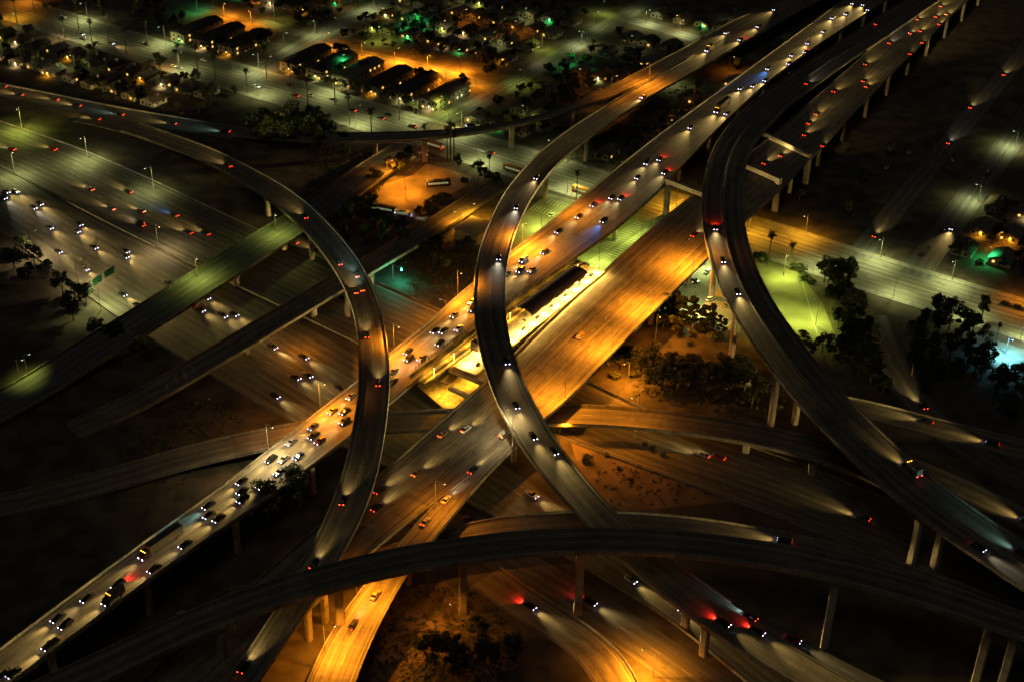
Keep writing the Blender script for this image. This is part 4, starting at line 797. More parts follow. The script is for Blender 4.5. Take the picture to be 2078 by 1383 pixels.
# lower freeway and bridges at left
for i, (bx, by, z, qx, qy, col, pw) in enumerate(((45, 262, 0, 30, 290, 'g', .8), (178, 322, 0, 150, 345, 'p', .9), (312, 385, 0, 280, 400, 'p', .5), (70, 525, 0, 110, 500, 'h', .9), (205, 630, 0, 230, 590, 'p', 1.1), (160, 585, 0, 200, 560, 'h', .7), (322, 505, 0, 350, 530, 'h', .7), (30, 352, 0, 60, 390, 'p', .8))):
    lamp(bx, by, f'lamp at the edge of the lower freeway at upper left, {ordinal(sorted((45, 178, 312, 70, 205, 160, 322, 30)).index(bx))} from the left', col, K * pw, z, 12, 3, toward(bx, by, qx, qy, z), 165, 'lower freeway lamps')
lamp(560, 470, 'lamp standing on the far left road bridge parapet', 'g', K * .38, 7, 9, 2, toward(560, 470, 570, 490, 7), 165)
lamp(400, 560, 'lamp on the lower half of the far left road bridge', 'g', K * .45, 7, 9, 2, toward(400, 560, 420, 590, 7), 165)
lamp(41, 775, 'leaning pale pole at the green lit corner at far left', 'g', K * .16, 0, 10, 2, toward(41, 775, 80, 780), 110)
lamp(56, 760, 'second pale pole at the green lit corner', 'g', K * .1, 0, 9, 1.5, 0, 110)
# neighbourhood
for i, (bx, by, qx, qy, col, pw) in enumerate(((660, 97, 690, 100, 'o', 1.0), (735, 116, 760, 125, 'o', 1.2), (801, 130, 820, 128, 'o', 3.0), (868, 142, 880, 150, 'o', 3.6), (935, 150, 925, 140, 'o', 2.6), (905, 175, 920, 170, 'o', 1.2), (965, 180, 950, 172, 'o', .9), (455, 35, 470, 45, 'o', 1.6), (510, 50, 500, 60, 'o', 1.4), (400, 24, 410, 30, 'e', .5), (770, 82, 772, 92, 'g', .6), (840, 56, 850, 64, 'e', 1.0), (697, 140, 705, 150, 'e', .4), (1100, 100, 1105, 104, 'g', .4), (1165, 130, 1160, 138, 'e', .4), (1310, 48, 1330, 54, 'p', 1.0), (1380, 68, 1390, 74, 'p', 1.0), (760, 20, 740, 25, 'p', .7), (640, 70, 630, 85, 'p', .6), (900, 225, 890, 235, 'g', .6), (1180, 92, 1160, 100, 'p', .5))):
    lamp(bx, by, f'lamp among the houses beyond the avenue, {ordinal(sorted((660, 735, 801, 868, 935, 905, 965, 455, 510, 400, 770, 840, 697, 1100, 1165, 1310, 1380, 760, 640, 900, 1180)).index(bx))} from the left', col, K * pw * (1.5 if col == 'o' else .8), 0, 9, 2, toward(bx, by, qx, qy), 165, 'neighbourhood lamps')
lamp(2040, 718, 'blue white lamp in the small yard at the right edge', 'c', K * 1.6, 0, 8, 2, toward(2040, 718, 2055, 735), 165, 'right edge lamps')
lamp(2070, 690, 'pale lamp above the trees by the small yard', 'p', K * .7, 0, 9, 2, 0, 165, 'right edge lamps')
lamp(1995, 530, 'green lamp in the garden of the right hand houses', 'e', K * .5, 0, 7, 1.5, 0, 150, 'right edge lamps')
lamp(2018, 500, 'small orange lamp by the right hand houses', 'o', K * .4, 0, 7, 1.5, 0, 150, 'right edge lamps')
lamp(2060, 300, 'pale lamp far up the right hand side street', 'p', K * .7, 0, 9, 2, toward(2060, 300, 2040, 300), 160, 'right edge lamps')
lamp(1985, 410, 'pale lamp low on the right hand side street', 'p', K * .6, 0, 9, 2, toward(1985, 410, 1965, 410), 160, 'right edge lamps')

# ================================================================ station between the carriageways
s9 = lambda x, y: (1010 + x / 9.41, 510 + y / 9.41)
def line3(a, b, z0, z1=None): return at(*a, z0), at(*b, z0 if z1 is None else z1)
M_plat = mat('platform_concrete', (.34, .31, .24), .8, noise=.45, scale=.6)
M_yel = mat('tactile_yellow', (.6, .42, .05), .8)
M_roof = mat('canopy_roof', (.07, .05, .045), .6, noise=.25, scale=.4)
st = empty('station_platform', at(1125, 600, 0)); tag(st, 'brightly lit yellow station platform in the median of the upper freeway', 'station'); so = -Vector(st.location)
def seg(mb, a, b, z, o0, o1, h0, h1):
    A, B = (a, b) if isinstance(a, Vector) else (at(*a, z), at(*b, z)); d = (B - A); d.z = 0; L = d.length; ang = math.atan2(d.y, d.x)
    mb.box(0, L, o0, o1, h0, h1, Matrix.Translation(so + Vector((A.x, A.y, 0))) @ Matrix.Rotation(ang, 4, 'Z'))
_a, _b = at(944, 752, 14.9), at(1207, 558, 14.9); _d = (_b - _a).normalized(); _n = Vector((-_d.y, _d.x, 0))
def sl(along, lat, z=14.9): q = _a + _d * along + _n * lat; q.z = z; return q
ca, cb = sl(0, .4), sl(93, 3.2)        # centre line of the platform
ta, tb = sl(-14, 11.0), sl(97, 11.4)    # centre line of the double track
b = MB(); seg(b, ca, cb, 14.2, -5.2, 5.2, 13.2, 14.9); b.build('platform', M_plat, st)
for o0, o1 in ((-5.2, -4.8), (4.8, 5.2)):
    b = MB(); seg(b, ca, cb, 14.2, o0, o1, 14.902, 14.92); b.build('edge_strip', M_yel, st)
b = MB(); seg(b, ta, tb, 14.2, -3.3, 3.3, 12.6, 13.6); b.build('track_bed', M_plat, st)
for q in (-2.3, -.9, .9, 2.3):
    b = MB(); seg(b, ta, tb, 14.2, q - .06, q + .06, 13.602, 13.78); b.build('rail', M_rail, st)
for q in (-1.6, 1.6):
    b = MB(); seg(b, ta, tb, 14.2, q - .35, q + .35, 13.601, 13.66); b.build('tie_strip', M_dark, st)
b = MB(); seg(b, ta, tb, 14.2, 3.35, 3.55, 12.6, 14.9); b.build('side_wall', M_parapet, st)
# barrel vaulted canopy
A, B = at(*s9(480, 1135), 18.5), at(*s9(1560, 345), 18.5); d = B - A; L = d.length; ang = math.atan2(d.y, d.x)
mt = Matrix.Translation(so + Vector((A.x, A.y, 0))) @ Matrix.Rotation(ang, 4, 'Z')
b = MB(); N = 10; wv = 4.2
prof = [(wv * math.cos(math.pi * i / N), 17.6 + 2.0 * math.sin(math.pi * i / N)) for i in range(N + 1)]
for (y0, z0), (y1, z1) in zip(prof[:-1], prof[1:]):
    for k in range(12):
        x0, x1 = L * k / 12, L * (k + 1) / 12
        b.quad(mt @ Vector((x0, y0, z0)), mt @ Vector((x1, y0, z0)), mt @ Vector((x1, y1, z1)), mt @ Vector((x0, y1, z1)))
        b.quad(mt @ Vector((x0, y0, z0 - .2)), mt @ Vector((x0, y1, z1 - .2)), mt @ Vector((x1, y1, z1 - .2)), mt @ Vector((x1, y0, z0 - .2)))
b.build('canopy', M_roof, st)
for k in range(8):
    x = L * (k + .5) / 8
    b = MB(); b.tube([mt @ Vector((x, 0, 14.9)), mt @ Vector((x, 0, 19.3))], .16, 8); b.tube([mt @ Vector((x, -3.9, 17.6)), mt @ Vector((x, 0, 18.6)), mt @ Vector((x, 3.9, 17.6))], .09, 6); b.build('canopy_post', M_metal, st)
for k, al in enumerate((4, 12, 27, 34, 42, 50, 58, 66, 74, 82, 90)):
    la = -3.2 + .032 * al + (4.5 if al < 20 else 0)
    e = empty('platform_lamp', sl(al, la)); tag(e, f'short bright lamp on the station platform, {ordinal(k)} up from its lower end', 'lamp', 'platform lamps')
    m = MB(); m.tube([(0, 0, 0), (0, 0, 3.4)], .07, 6); m.build('pole', M_metal, e)
    m = MB(); m.box(-.28, .28, -.28, .28, 3.4, 3.55, taper=.05); m.build('lamp_head', G_sod, e)
    l = bpy.data.objects.new('lamp_light', lamp_light('s', 3200, 168)); C.objects.link(l); l.parent = e; l.location = (0, 0, 3.32)
for al in (-8, 4, 16, 28, 40, 52, 64, 76, 88):
    q = sl(al, 8.1, 17.0); m = MB(); w_ = q + so; m.box(w_.x - .25, w_.x + .25, w_.y - .15, w_.y + .15, 17.05, 17.15); m.tube([(w_.x, w_.y, 13.4), (w_.x, w_.y, 17.05)], .05, 6); m.build('track_lamp', G_sod, st)
    l = bpy.data.objects.new('track_light', lamp_light('y', 620, 165)); C.objects.link(l); l.location = sl(al, 9.3, 17.0)
for k in range(9):
    x = .06 + .88 * k / 8; q = sl(93 * x, .4 + 2.8 * x) + so
    m = MB(); mt2 = Matrix.Translation(q) @ Matrix.Rotation(A1, 4, 'Z'); m.box(-1.1, 1.1, -2.4, -1.9, .02, .48, mt2); m.box(-1.1, 1.1, -1.9, -1.8, .4, .95, mt2); m.build('bench', M_dark, st)
    if k % 2: m = MB(); m.tube([mt2 @ Vector((2.5, -1, 0)), mt2 @ Vector((2.5, -1, 2.6))], .06, 6); m.box(2.44, 2.56, -1.8, -.2, 2.0, 2.7, mt2); m.build('platform_sign', M_roof, st)
m = MB()
for k in range(56): seg(m, sl(-10 + k * 1.9, 15.0), sl(-9.75 + k * 1.9, 15.0), 14.2, -.04, .04, 14.9, 16.6)
seg(m, sl(-10, 15.0), sl(95, 15.2), 14.2, -.03, .03, 16.5, 16.6); seg(m, sl(-10, 15.0), sl(95, 15.2), 14.2, -.03, .03, 15.8, 15.86)
m.build('fence', M_dark, st)
# lower bus level under the station
b = MB(); b.poly([at(x, y, 7.0) + so for x, y in ((846, 782), (905, 728), (965, 690), (1012, 735), (1008, 775), (945, 832), (905, 832))][::-1]); b.build('bus_level_floor', M_plat, st)
b = MB(); b.box(0, 19, -1.0, 1.0, 12.0, 14.0, Matrix.Translation(so + Vector((*at(914, 743, 14)[:2], 0))) @ Matrix.Rotation(toward(914, 743, 969, 766, 14), 4, 'Z')); b.build('cross_beam', M_pier, st)
b = MB(); b.box(0, 11, -.8, .8, 10.6, 12.0, Matrix.Translation(so + Vector((*at(912, 783, 12)[:2], 0))) @ Matrix.Rotation(toward(912, 783, 940, 796, 12), 4, 'Z')); b.build('cross_beam', M_pier, st)
b = MB(); b.box(-1.3, 1.3, -1.6, 1.6, 7.0, 18.5, Matrix.Translation(so + Vector((*at(966, 745, 7)[:2], 0))) @ Matrix.Rotation(A1, 4, 'Z')); b.build('lift_shaft', M_roof, st)
b = MB(); b.box(-4, 4, -1.8, 1.8, 11.0, 11.3, Matrix.Translation(so + Vector((*at(912, 768, 11)[:2], 0))) @ Matrix.Rotation(A1, 4, 'Z')); b.build('bus_shelter', M_roof, st)
for px, py, pw in ((893, 786, 450), (928, 776, 620), (958, 762, 560), (915, 802, 380)): 
    l = bpy.data.objects.new('lamp_light', lamp_light('y', pw, 165)); C.objects.link(l); l.location = at(px, py, 10.6)

# ================================================================ trees, palms, shrubs
M_leaf = mat('dark_foliage', (.045, .06, .022), .9, noise=.5, scale=.35)
M_leaf2 = mat('olive_foliage', (.065, .07, .025), .9, noise=.5, scale=.35)
M_leafd = mat('deep_foliage', (.03, .042, .02), .9, noise=.5, scale=.35)
M_palm = mat('palm_frond', (.05, .06, .025), .8, noise=.4, scale=.5)
M_bark = mat('bark', (.09, .07, .05), .95, noise=.4, scale=1.5)
def leafy(seed, rx, rz, zc, n_clump, n_leaf, size, flat=.75):
    rnd = random.Random(seed); b = MB(); cl = []
    for k in range(n_clump):
        a = rnd.uniform(0, 6.283); e = rnd.uniform(-.7, 1); rr = rnd.uniform(.35, .95)
        cl.append((Vector((math.cos(a) * rx * rr * math.sqrt(1 - (e * .8) ** 2), math.sin(a) * rx * rr * math.sqrt(1 - (e * .8) ** 2), zc + e * rz * .8)), rnd.uniform(.28, .5) * rx))
    cl.append((Vector((0, 0, zc + rz * .3)), rx * .5))
    for c, r in cl:
        for _ in range(n_leaf):
            d = Vector((rnd.gauss(0, 1), rnd.gauss(0, 1), rnd.gauss(0, 1))); d.normalize()
            p = c + Vector((d.x, d.y, d.z * flat)) * r * rnd.uniform(.55, 1.08)
            u = Vector((rnd.gauss(0, 1), rnd.gauss(0, 1), rnd.gauss(0, .6))).normalized(); v = u.cross(d + Vector((rnd.gauss(0, .4), rnd.gauss(0, .4), rnd.gauss(0, .4))))
            if v.length < .1: continue
            v.normalize(); s = size * rnd.uniform(.6, 1.3)
            b.quad(p - u * s, p - v * s * .55, p + u * s, p + v * s * .55)
    return b, cl
def trunk_mesh(seed, h, cl, r0):
    rnd = random.Random(seed); b = MB(); top = h
    b.tube([(0, 0, -.2), (rnd.uniform(-.2, .2), rnd.uniform(-.2, .2), h * .5), (rnd.uniform(-.3, .3), rnd.uniform(-.3, .3), top)], [r0, r0 * .75, r0 * .4], 7)
    for c, r in cl[:5]: b.tube([(0, 0, h * .55), (c.x * .5, c.y * .5, (h * .55 + c.z) / 2 + .3), tuple(c)], [r0 * .45, r0 * .3, r0 * .12], 5)
    return b
TREES = {}
def tree_kit(kind):
    if kind in TREES: return TREES[kind]
    if kind.startswith('round'):
        k = int(kind[-1]); b, cl = leafy(10 + k, 4.2, 3.6, 7.2, 11 + k, 130, .40); out = [('crown', b.mesh('crown', (M_leaf, M_leaf2, M_leafd)[k % 3], weld=False)), ('trunk', trunk_mesh(k, 6.2, cl, .32).mesh('trunk', M_bark))]
    elif kind.startswith('tall'):
        k = int(kind[-1]); b, cl = leafy(30 + k, 4.0, 6.2, 10.5, 17, 130, .42); out = [('crown', b.mesh('crown', (M_leafd, M_leaf)[k % 2], weld=False)), ('trunk', trunk_mesh(k + 9, 10, cl, .4).mesh('trunk', M_bark))]
    elif kind == 'cypress':
        b, cl = leafy(50, 1.7, 5.5, 5.4, 14, 150, .36); out = [('crown', b.mesh('crown', M_leafd, weld=False)), ('trunk', trunk_mesh(3, 5, [], .2).mesh('trunk', M_bark))]
    elif kind.startswith('bush'):
        k = int(kind[-1]); b, cl = leafy(60 + k, 2.2, 1.3, 1.2, 8, 45, .4); out = [('foliage', b.mesh('foliage', (M_leaf, M_leaf2)[k % 2], weld=False)), ('stem', trunk_mesh(5 + k, .9, cl, .12).mesh('stem', M_bark))]
    elif kind == 'bare':
        b = MB(); rnd = random.Random(4); b.tube([(0, 0, -.2), (.3, .1, 4), (.1, .4, 9)], [.3, .22, .08], 7)
        for k in range(14):
            a = rnd.uniform(0, 6.28); z = rnd.uniform(2.5, 8); l = rnd.uniform(1.2, 3); b.tube([(.2, .1, z), (.2 + math.cos(a) * l * .6, math.sin(a) * l * .6, z + l * .4), (.2 + math.cos(a) * l, math.sin(a) * l, z + l * .9)], [.09, .06, .02], 5)
        out = [('trunk', b.mesh('trunk', M_bark))]
    elif kind.startswith('palm'):
        h = dict(palma=14.0, palmb=17.5)[kind]; b = MB(); b.tube([(0, 0, -.2), (.1, .05, h * .5), (.25, .1, h)], [.34, .26, .22], 8); t = b.mesh('trunk', M_bark)
        b = MB(); rnd = random.Random(int(h))
        for k in range(26):
            a = k * 2.39996; el = rnd.uniform(-.5, 1.1); L = rnd.uniform(2.0, 2.7); p = Vector((.25, .1, h)); d = Vector((math.cos(a) * math.cos(el), math.sin(a) * math.cos(el), math.sin(el))); side = Vector((-math.sin(a), math.cos(a), 0))
            for q in range(4):
                n = p + d * L / 4; d = (d + Vector((0, 0, -.28))).normalized(); w0, w1 = (.15, .5, .55, .4)[q], (.5, .55, .4, .05)[q]
                b.quad(p - side * w0, p + side * w0, n + side * w1 - Vector((0, 0, .12)), n - side * w1 - Vector((0, 0, .12))); p = n
        for k in range(30):
            a = rnd.uniform(0, 6.28); p = Vector((.25 + math.cos(a) * .3, .1 + math.sin(a) * .3, h - rnd.uniform(0, 1.4))); s = Vector((-math.sin(a), math.cos(a), 0)) * .22; q = p + Vector((math.cos(a) * .35, math.sin(a) * .35, -1.1)); b.quad(p - s, p + s, q + s, q - s)
        out = [('crown', b.mesh('crown', M_palm, weld=False)), ('trunk', t)]
    TREES[kind] = out; return out
def plant(kind, p, scale, label, cat, group):
    nm = 'palm_tree' if kind.startswith('palm') else 'bush' if kind.startswith('bush') else 'cypress_tree' if kind == 'cypress' else 'bare_tree' if kind == 'bare' else 'tree'
    e = empty(nm, p, random.uniform(0, 6.28)); e.scale = (scale * random.uniform(.92, 1.08), scale * random.uniform(.92, 1.08), scale * random.uniform(.9, 1.12)); tag(e, label, cat, group)
    for n, me in tree_kit(kind): link(n, me, e)
    return e
def grove(group, phrase, word, kinds, pts, scale=1.0, jit=0.0):
    pts = sorted(pts, key=lambda q: q[0]); n = len(pts)
    for i, q in enumerate(pts):
        k = kinds[i % len(kinds)]; s = (q[2] if len(q) > 2 else 1) * scale
        cat = 'palm' if 'palm' in k else 'bush' if 'bush' in k else 'tree'
        plant(k, at(q[0], q[1]), s, f'{word} {phrase}' + (f', {ordinal(i)} from the left' if n > 1 else ''), cat, group)
RD = ['round0', 'round1', 'round2', 'tall0', 'tall1']
grove('tall trees by the thin flyover', 'below the avenue beside the thin flyover', 'tall dark tree', ['tall0', 'tall1'], [(516, 286), (545, 280, 1.1), (570, 290), (595, 276, 1.15), (612, 292), (640, 280, 1.1), (660, 292), (628, 300), (678, 300, .8), (580, 306), (540, 302), (700, 312, .8), (650, 318, .9)], 1.0)
grove('tree on the avenue', 'standing alone at the kerb of the avenue, top left', 'tall dark leafy tree', ['tall0'], [(326, 150, .8)])
grove('trees by the bus yard', 'edging the orange bus yard', 'dark round tree', ['round0', 'round2', 'round1'], [t6(190, 600) + (.75,), t6(440, 480) + (.85,), t6(600, 430) + (1.0,), t6(660, 400) + (.9,), t6(560, 500) + (.6,), t6(1290, 420) + (.7,), t6(1560, 540) + (.8,), t6(1640, 560) + (.6,), t6(1375, 640) + (.5,), t6(250, 580) + (.6,)])
grove('bushes by the bus yard', 'along the lower bus yard edge', 'low dark bush', ['bush0', 'bush1'], [t6(x, y) + (1.3,) for x, y in ((900, 900), (970, 850), (1050, 830), (880, 970), (1120, 800), (110, 740), (150, 800), (80, 700), (1720, 560), (1780, 540), (800, 1000))])
grove('palms by the avenue crossing', 'standing by the avenue under the thin flyover', 'tall skirted palm', ['palmb', 'palma'], [(908, 326, 1.15), (914, 329, 1.2), (922, 327, 1.1), (862, 318, .9)])
grove('palms at the centre', 'at the kerb below the central avenue stretch', 'slim palm', ['palma', 'palmb'], [(993, 357, .75), (1170, 407, .85)])
grove('pair of palms', 'on the verge between avenue and grass field', 'slim palm', ['palma'], [(1558, 537, 1.05), (1602, 548, .95)])
pl = [(101, 72), (132, 78), (187, 90), (221, 86), (257, 110), (364, 140), (403, 154), (438, 164), (502, 187), (541, 160), (710, 255), (754, 272), (811, 244), (160, 60), (300, 92), (470, 140), (625, 215), (590, 175), (35, 48), (70, 28), (680, 210)]
grove('palms along the avenue', 'lining the avenue at top left', 'thin palm', ['palmb', 'palma'], pl, .95)
grove('trees by the grass field', 'in the dark clump right of the grass field', 'broad dark tree', RD[:3] + ['tall1'], [(1672, 572, 1.0), (1690, 596), (1716, 592), (1686, 630), (1712, 655), (1738, 645), (1738, 700), (1716, 700), (1758, 690), (1700, 612), (1755, 735, .9), (1730, 740), (1680, 585, .8), (1702, 580, .8), (1698, 628, .9), (1724, 620, .9), (1728, 668), (1700, 668, .9), (1725, 690), (1770, 712, .9), (1745, 720), (1712, 725), (1770, 750, .9), (1790, 800, .8), (1740, 765, .9), (1705, 752, .8), (1765, 780, .9)])
grove('trees below the grass field', 'at the lower edge of the grass field', 'small dark tree', ['round0', 'round1'], [(1626, 706, .75), (1668, 714, .8), (1645, 730, .8), (1690, 730, .9)])
grove('bushes by the grass field', 'at the top of the grass field', 'round green bush', ['bush0'], [(1543, 535, 2.0), (1621, 552, 1.7), (1632, 566, 1.2), (1648, 576, 1.0)])
grove('tree by the avenue', 'standing alone below the avenue at right', 'dark spreading tree', ['round2'], [(1902, 648, 1.05)])
grove('trees at right', 'in the black wood below the avenue at right', 'broad dark tree', ['tall0', 'round2', 'tall1'], [(1856, 690), (1878, 665), (1900, 690), (1925, 670), (1950, 690), (1972, 678), (1862, 725), (1890, 740), (1925, 735), (1955, 738), (1850, 760), (1900, 775), (1940, 770), (1975, 765), (1870, 800)], .88)
grove('trees by the blue yard', 'lit by the blue white yard lamp', 'teal tinted leafy tree', ['round0', 'tall1', 'round1'], [(1992, 700, .8), (2000, 735, .85), (1990, 770), (2025, 790, .9), (2058, 800, .9), (2015, 820), (2075, 830), (2045, 845), (1990, 655, .7)])
grove('palm by the blue yard', 'leaning over the blue lit yard', 'short pale palm', ['palma'], [(2020, 694, .6)])
grove('cypress hedge', 'in the hedge below the green car park', 'narrow dark cypress', ['cypress', 'bush0', 'cypress'], [(1346, 636, .8), (1356, 640), (1366, 643), (1376, 647), (1386, 651, .7), (1398, 656, .7), (1410, 660, .7), (1422, 664, .6), (1434, 668, .6), (1446, 672, .6), (1458, 676, .6), (1470, 680, .6), (1335, 634, .7), (1351, 646), (1362, 652), (1373, 656), (1385, 660), (1402, 668), (1415, 672), (1428, 677), (1440, 681), (1452, 685), (1340, 648), (1350, 658), (1365, 664)], 1.3)
grove('trees on the bank', 'on the dark bank right of the upper freeway', 'bushy dark tree', ['round1', 'round2', 'bush1', 'round0'], [(1240, 745, .8), (1262, 755, .8), (1285, 765, .9), (1310, 772, .9), (1335, 780, .9), (1365, 760, .8), (1375, 735, .7), (1355, 800, .8), (1395, 790, .9), (1425, 800, .8), (1450, 815, .9), (1480, 800, .8), (1405, 760, .9), (1440, 775, .9), (1465, 760, .8), (1500, 750, .7), (1345, 672, .7), (1370, 680, .8), (1400, 700, .7), (1330, 720, .6), (1500, 820, .9), (1525, 830, .8), (1560, 745, .7), (1590, 760, .8), (1615, 790, .8), (1250, 765), (1275, 748), (1298, 752), (1320, 762), (1345, 768), (1380, 775), (1412, 785), (1436, 792), (1466, 790), (1490, 780), (1258, 738, .8), (1290, 740, .8), (1308, 758), (1348, 785), (1372, 795), (1388, 772), (1408, 775), (1424, 770, .8), (1452, 795), (1478, 770, .8), (1510, 795), (1535, 805, .9), (1330, 795), (1230, 730, .7)], 1.0)
grove('trees beside the left carriageway', 'against the lower edge of the left upper carriageway', 'tall dark tree', ['tall0', 'tall1'], [(592, 1040, 1.25), (520, 1070, .9), (545, 1062, 1.0), (610, 1030, 1.0)])
grove('trees at the lower freeway', 'on the dark verge left of the lower freeway', 'dark leafy tree', ['round2', 'round0'], [(48, 520), (72, 540), (96, 566, .9), (128, 600), (154, 612, .9), (176, 622), (30, 545), (60, 580), (200, 690), (150, 650, 1.1), (235, 700), (285, 735)], .95)
grove('trees at the crossing bank', 'on the black bank between bridges and station', 'dark bushy tree', ['round2', 'bush0', 'round1'], [(862, 520, .7), (885, 512, .8), (905, 520, .8), (928, 510, .8), (950, 515, .7), (880, 545, .7), (905, 555, .7), (930, 540, .7), (955, 545, .6), (870, 575, .6), (915, 580, .5)])
grove('trees by the bus yard corner', 'in the black wood left of the bus yard', 'dark bushy tree', ['round2', 'tall0', 'round1'], [(705, 470, .9), (735, 460), (760, 470), (785, 478, .9), (815, 480, .8), (720, 440, .9), (752, 435, .8), (700, 500, .7), (740, 498, .8), (780, 505, .7), (815, 500, .7)])
grove('trees at the bottom', 'on the dark slope at the bottom centre', 'dark bushy tree', ['round0', 'round2', 'bare'], [(890, 1330, .9), (865, 1350, 1.0), (915, 1345), (950, 1330), (930, 1372), (985, 1350), (1010, 1380), (900, 1390), (970, 1300, .8), (1040, 1340, .9)])
grove('bare trees', 'beside the orange ramp below the arching flyover', 'bare branched tree', ['bare'], [(872, 1202, .9), (897, 1215, .7), (905, 1248, .8)])
grove('bushes on the dirt', 'on the orange dirt below the central flyover', 'scrubby bush', ['bush1', 'bush0'], [(1192, 935, .9), (1230, 925, .5), (1255, 952, .5), (1310, 905, .6), (1325, 912, .7), (1345, 925, .6), (1280, 975, .5)])

# shrubs and weeds covering the dark banks: uncountable
rnd = random.Random(3); b = MB()
def scatter(poly, n, s):
    xs = [p[0] for p in poly]; ys = [p[1] for p in poly]
    def inside(x, y):
        c = False
        for (x0, y0), (x1, y1) in zip(poly, poly[1:] + poly[:1]):
            if (y0 > y) != (y1 > y) and x < (x1 - x0) * (y - y0) / (y1 - y0) + x0: c = not c
        return c
    for _ in range(n):
        x, y = rnd.uniform(min(xs), max(xs)), rnd.uniform(min(ys), max(ys))
        if not inside(x, y): continue
        c = at(x, y)
        if not clear_of(c, (), .8, 3): continue
        for k in range(7):
            p = c + Vector((rnd.gauss(0, .5), rnd.gauss(0, .5), abs(rnd.gauss(.15, .25)))) * s; u = Vector((rnd.gauss(0, 1), rnd.gauss(0, 1), rnd.gauss(0, .7))).normalized(); v = u.orthogonal().normalized(); q = .32 * s * rnd.uniform(.6, 1.4)
            b.quad(p - u * q, p - v * q * .6, p + u * q, p + v * q * .6)
scatter([(1230, 700), (1620, 790), (1560, 860), (1290, 800)], 700, 1.6)
scatter([(1150, 870), (1400, 915), (1560, 985), (1250, 1040)], 350, 1.2)
scatter([(760, 1180), (1000, 1180), (1060, 1383), (740, 1383)], 500, 1.5)
scatter([(800, 490), (990, 470), (960, 610), (840, 600)], 500, 1.6)
scatter([(1150, 230), (1430, 100), (1420, 220), (1240, 350), (1110, 330)], 700, 1.7)
scatter([(620, 300), (840, 300), (760, 420), (640, 400)], 400, 1.7)
scatter([(400, 800), (560, 880), (350, 1000), (200, 900)], 300, 1.8)
o = b.build('ground_cover', M_leaf2, weld=False); o['kind'] = 'stuff'

# ================================================================ houses beyond the avenue
A0 = at(700, 222)
def sd(s, d): return A0 + e2 * s + e1 * d
M_wall = [mat('cream_stucco', (.30, .25, .17), .9, noise=.15, scale=.5), mat('grey_stucco', (.28, .27, .25), .9, noise=.15, scale=.5), mat('pale_stucco', (.34, .30, .22), .9, noise=.15, scale=.5)]
M_rf = [mat('dark_shingle', (.05, .044, .04), .9, noise=.3, scale=1.0), mat('brown_shingle', (.11, .08, .055), .9, noise=.3, scale=1.0), mat('grey_shingle', (.14, .13, .12), .9, noise=.3, scale=1.0)]
HK = {}
def house_kit(kind):
    if kind in HK: return HK[kind]
    k, v = kind[:-1], int(kind[-1]); P = []
    W, L, h, rh = dict(flat=(5.5, 16.5, 5.6, .5), house=(4.0, 6.0, 2.9, 1.7), wide=(4.8, 5.2, 2.9, 1.8))[k]
    wall = MB(); wall.box(-W, W, -L, L, -.1, h); 
    if k != 'flat':
        for y in (-L, L): wall.poly([Vector((-W, y, h)), Vector((W, y, h)), Vector((0, y, h + rh))] if y < 0 else [Vector((W, y, h)), Vector((-W, y, h)), Vector((0, y, h + rh))])
    P.append(('wall', wall.mesh('wall', M_wall[v % 3])))
    rf = MB()
    if k == 'flat':      # very low gable with parapet strip
        ov = .5; z0 = h + .02; rh = 1.3
    else: ov = .6; z0 = h - .12
    for sg in (-1, 1):
        a = [Vector((sg * (W + ov), -L - ov, z0)), Vector((sg * (W + ov), L + ov, z0)), Vector((0, L + ov, z0 + rh + .25)), Vector((0, -L - ov, z0 + rh + .25))]
        rf.quad(*(a if sg > 0 else a[::-1])); lo = [q - Vector((0, 0, .22)) for q in a]; rf.quad(*(lo[::-1] if sg > 0 else lo))
        for i in range(4):
            j = (i + 1) % 4; rf.quad(a[i], a[j], lo[j], lo[i])
    P.append(('roof', rf.mesh('roof', M_rf[v % 3])))
    ch = MB(); ch.box(1.2, 2.0, L * .3, L * .3 + .8, h, h + rh + 1.0)
    if k != 'flat': P.append(('chimney', ch.mesh('chimney', M_wall[1])))
    # windows: two faces the camera can see (towards -y, and both sides)
    rnd = random.Random(v * 7 + len(k)); n = 0
    spots = []
    if k == 'flat':
        for fl in (1.4, 4.1):
            for y in range(-16, 17, 4): spots += [('x', 1, y, fl), ('x', -1, y, fl)]
            for x in (-3, 1, 3.6): spots.append(('y', -1, x, fl))
    else:
        for x in (-W * .55, W * .5): spots.append(('y', -1, x, 1.55))
        for y in (-L * .5, L * .5): spots += [('x', -1, y, 1.55), ('x', 1, y, 1.55)]
    for ax, sg, q, z in spots:
        b = MB(); lit = rnd.random() < (.22 if k == 'flat' else .20)
        if ax == 'x': b.box(sg * W - .04, sg * W + .04, q - .6, q + .6, z - .55, z + .55)
        else: b.box(q - .6, q + .6, -L - .04, -L + .04, z - .55, z + .55)
        P.append(('window', b.mesh('window', (G_win if rnd.random() < .7 else G_winw) if lit else M_glass)))
    b = MB(); b.box(-.45, .45, -L - .05, -L + .02, 0, 2.05); P.append(('door', b.mesh('door', M_rf[1])))
    HK[kind] = (P, L, h); return HK[kind]
porch = {c: lamp_light(c, 190, 170) for c in 'oyghpe'}
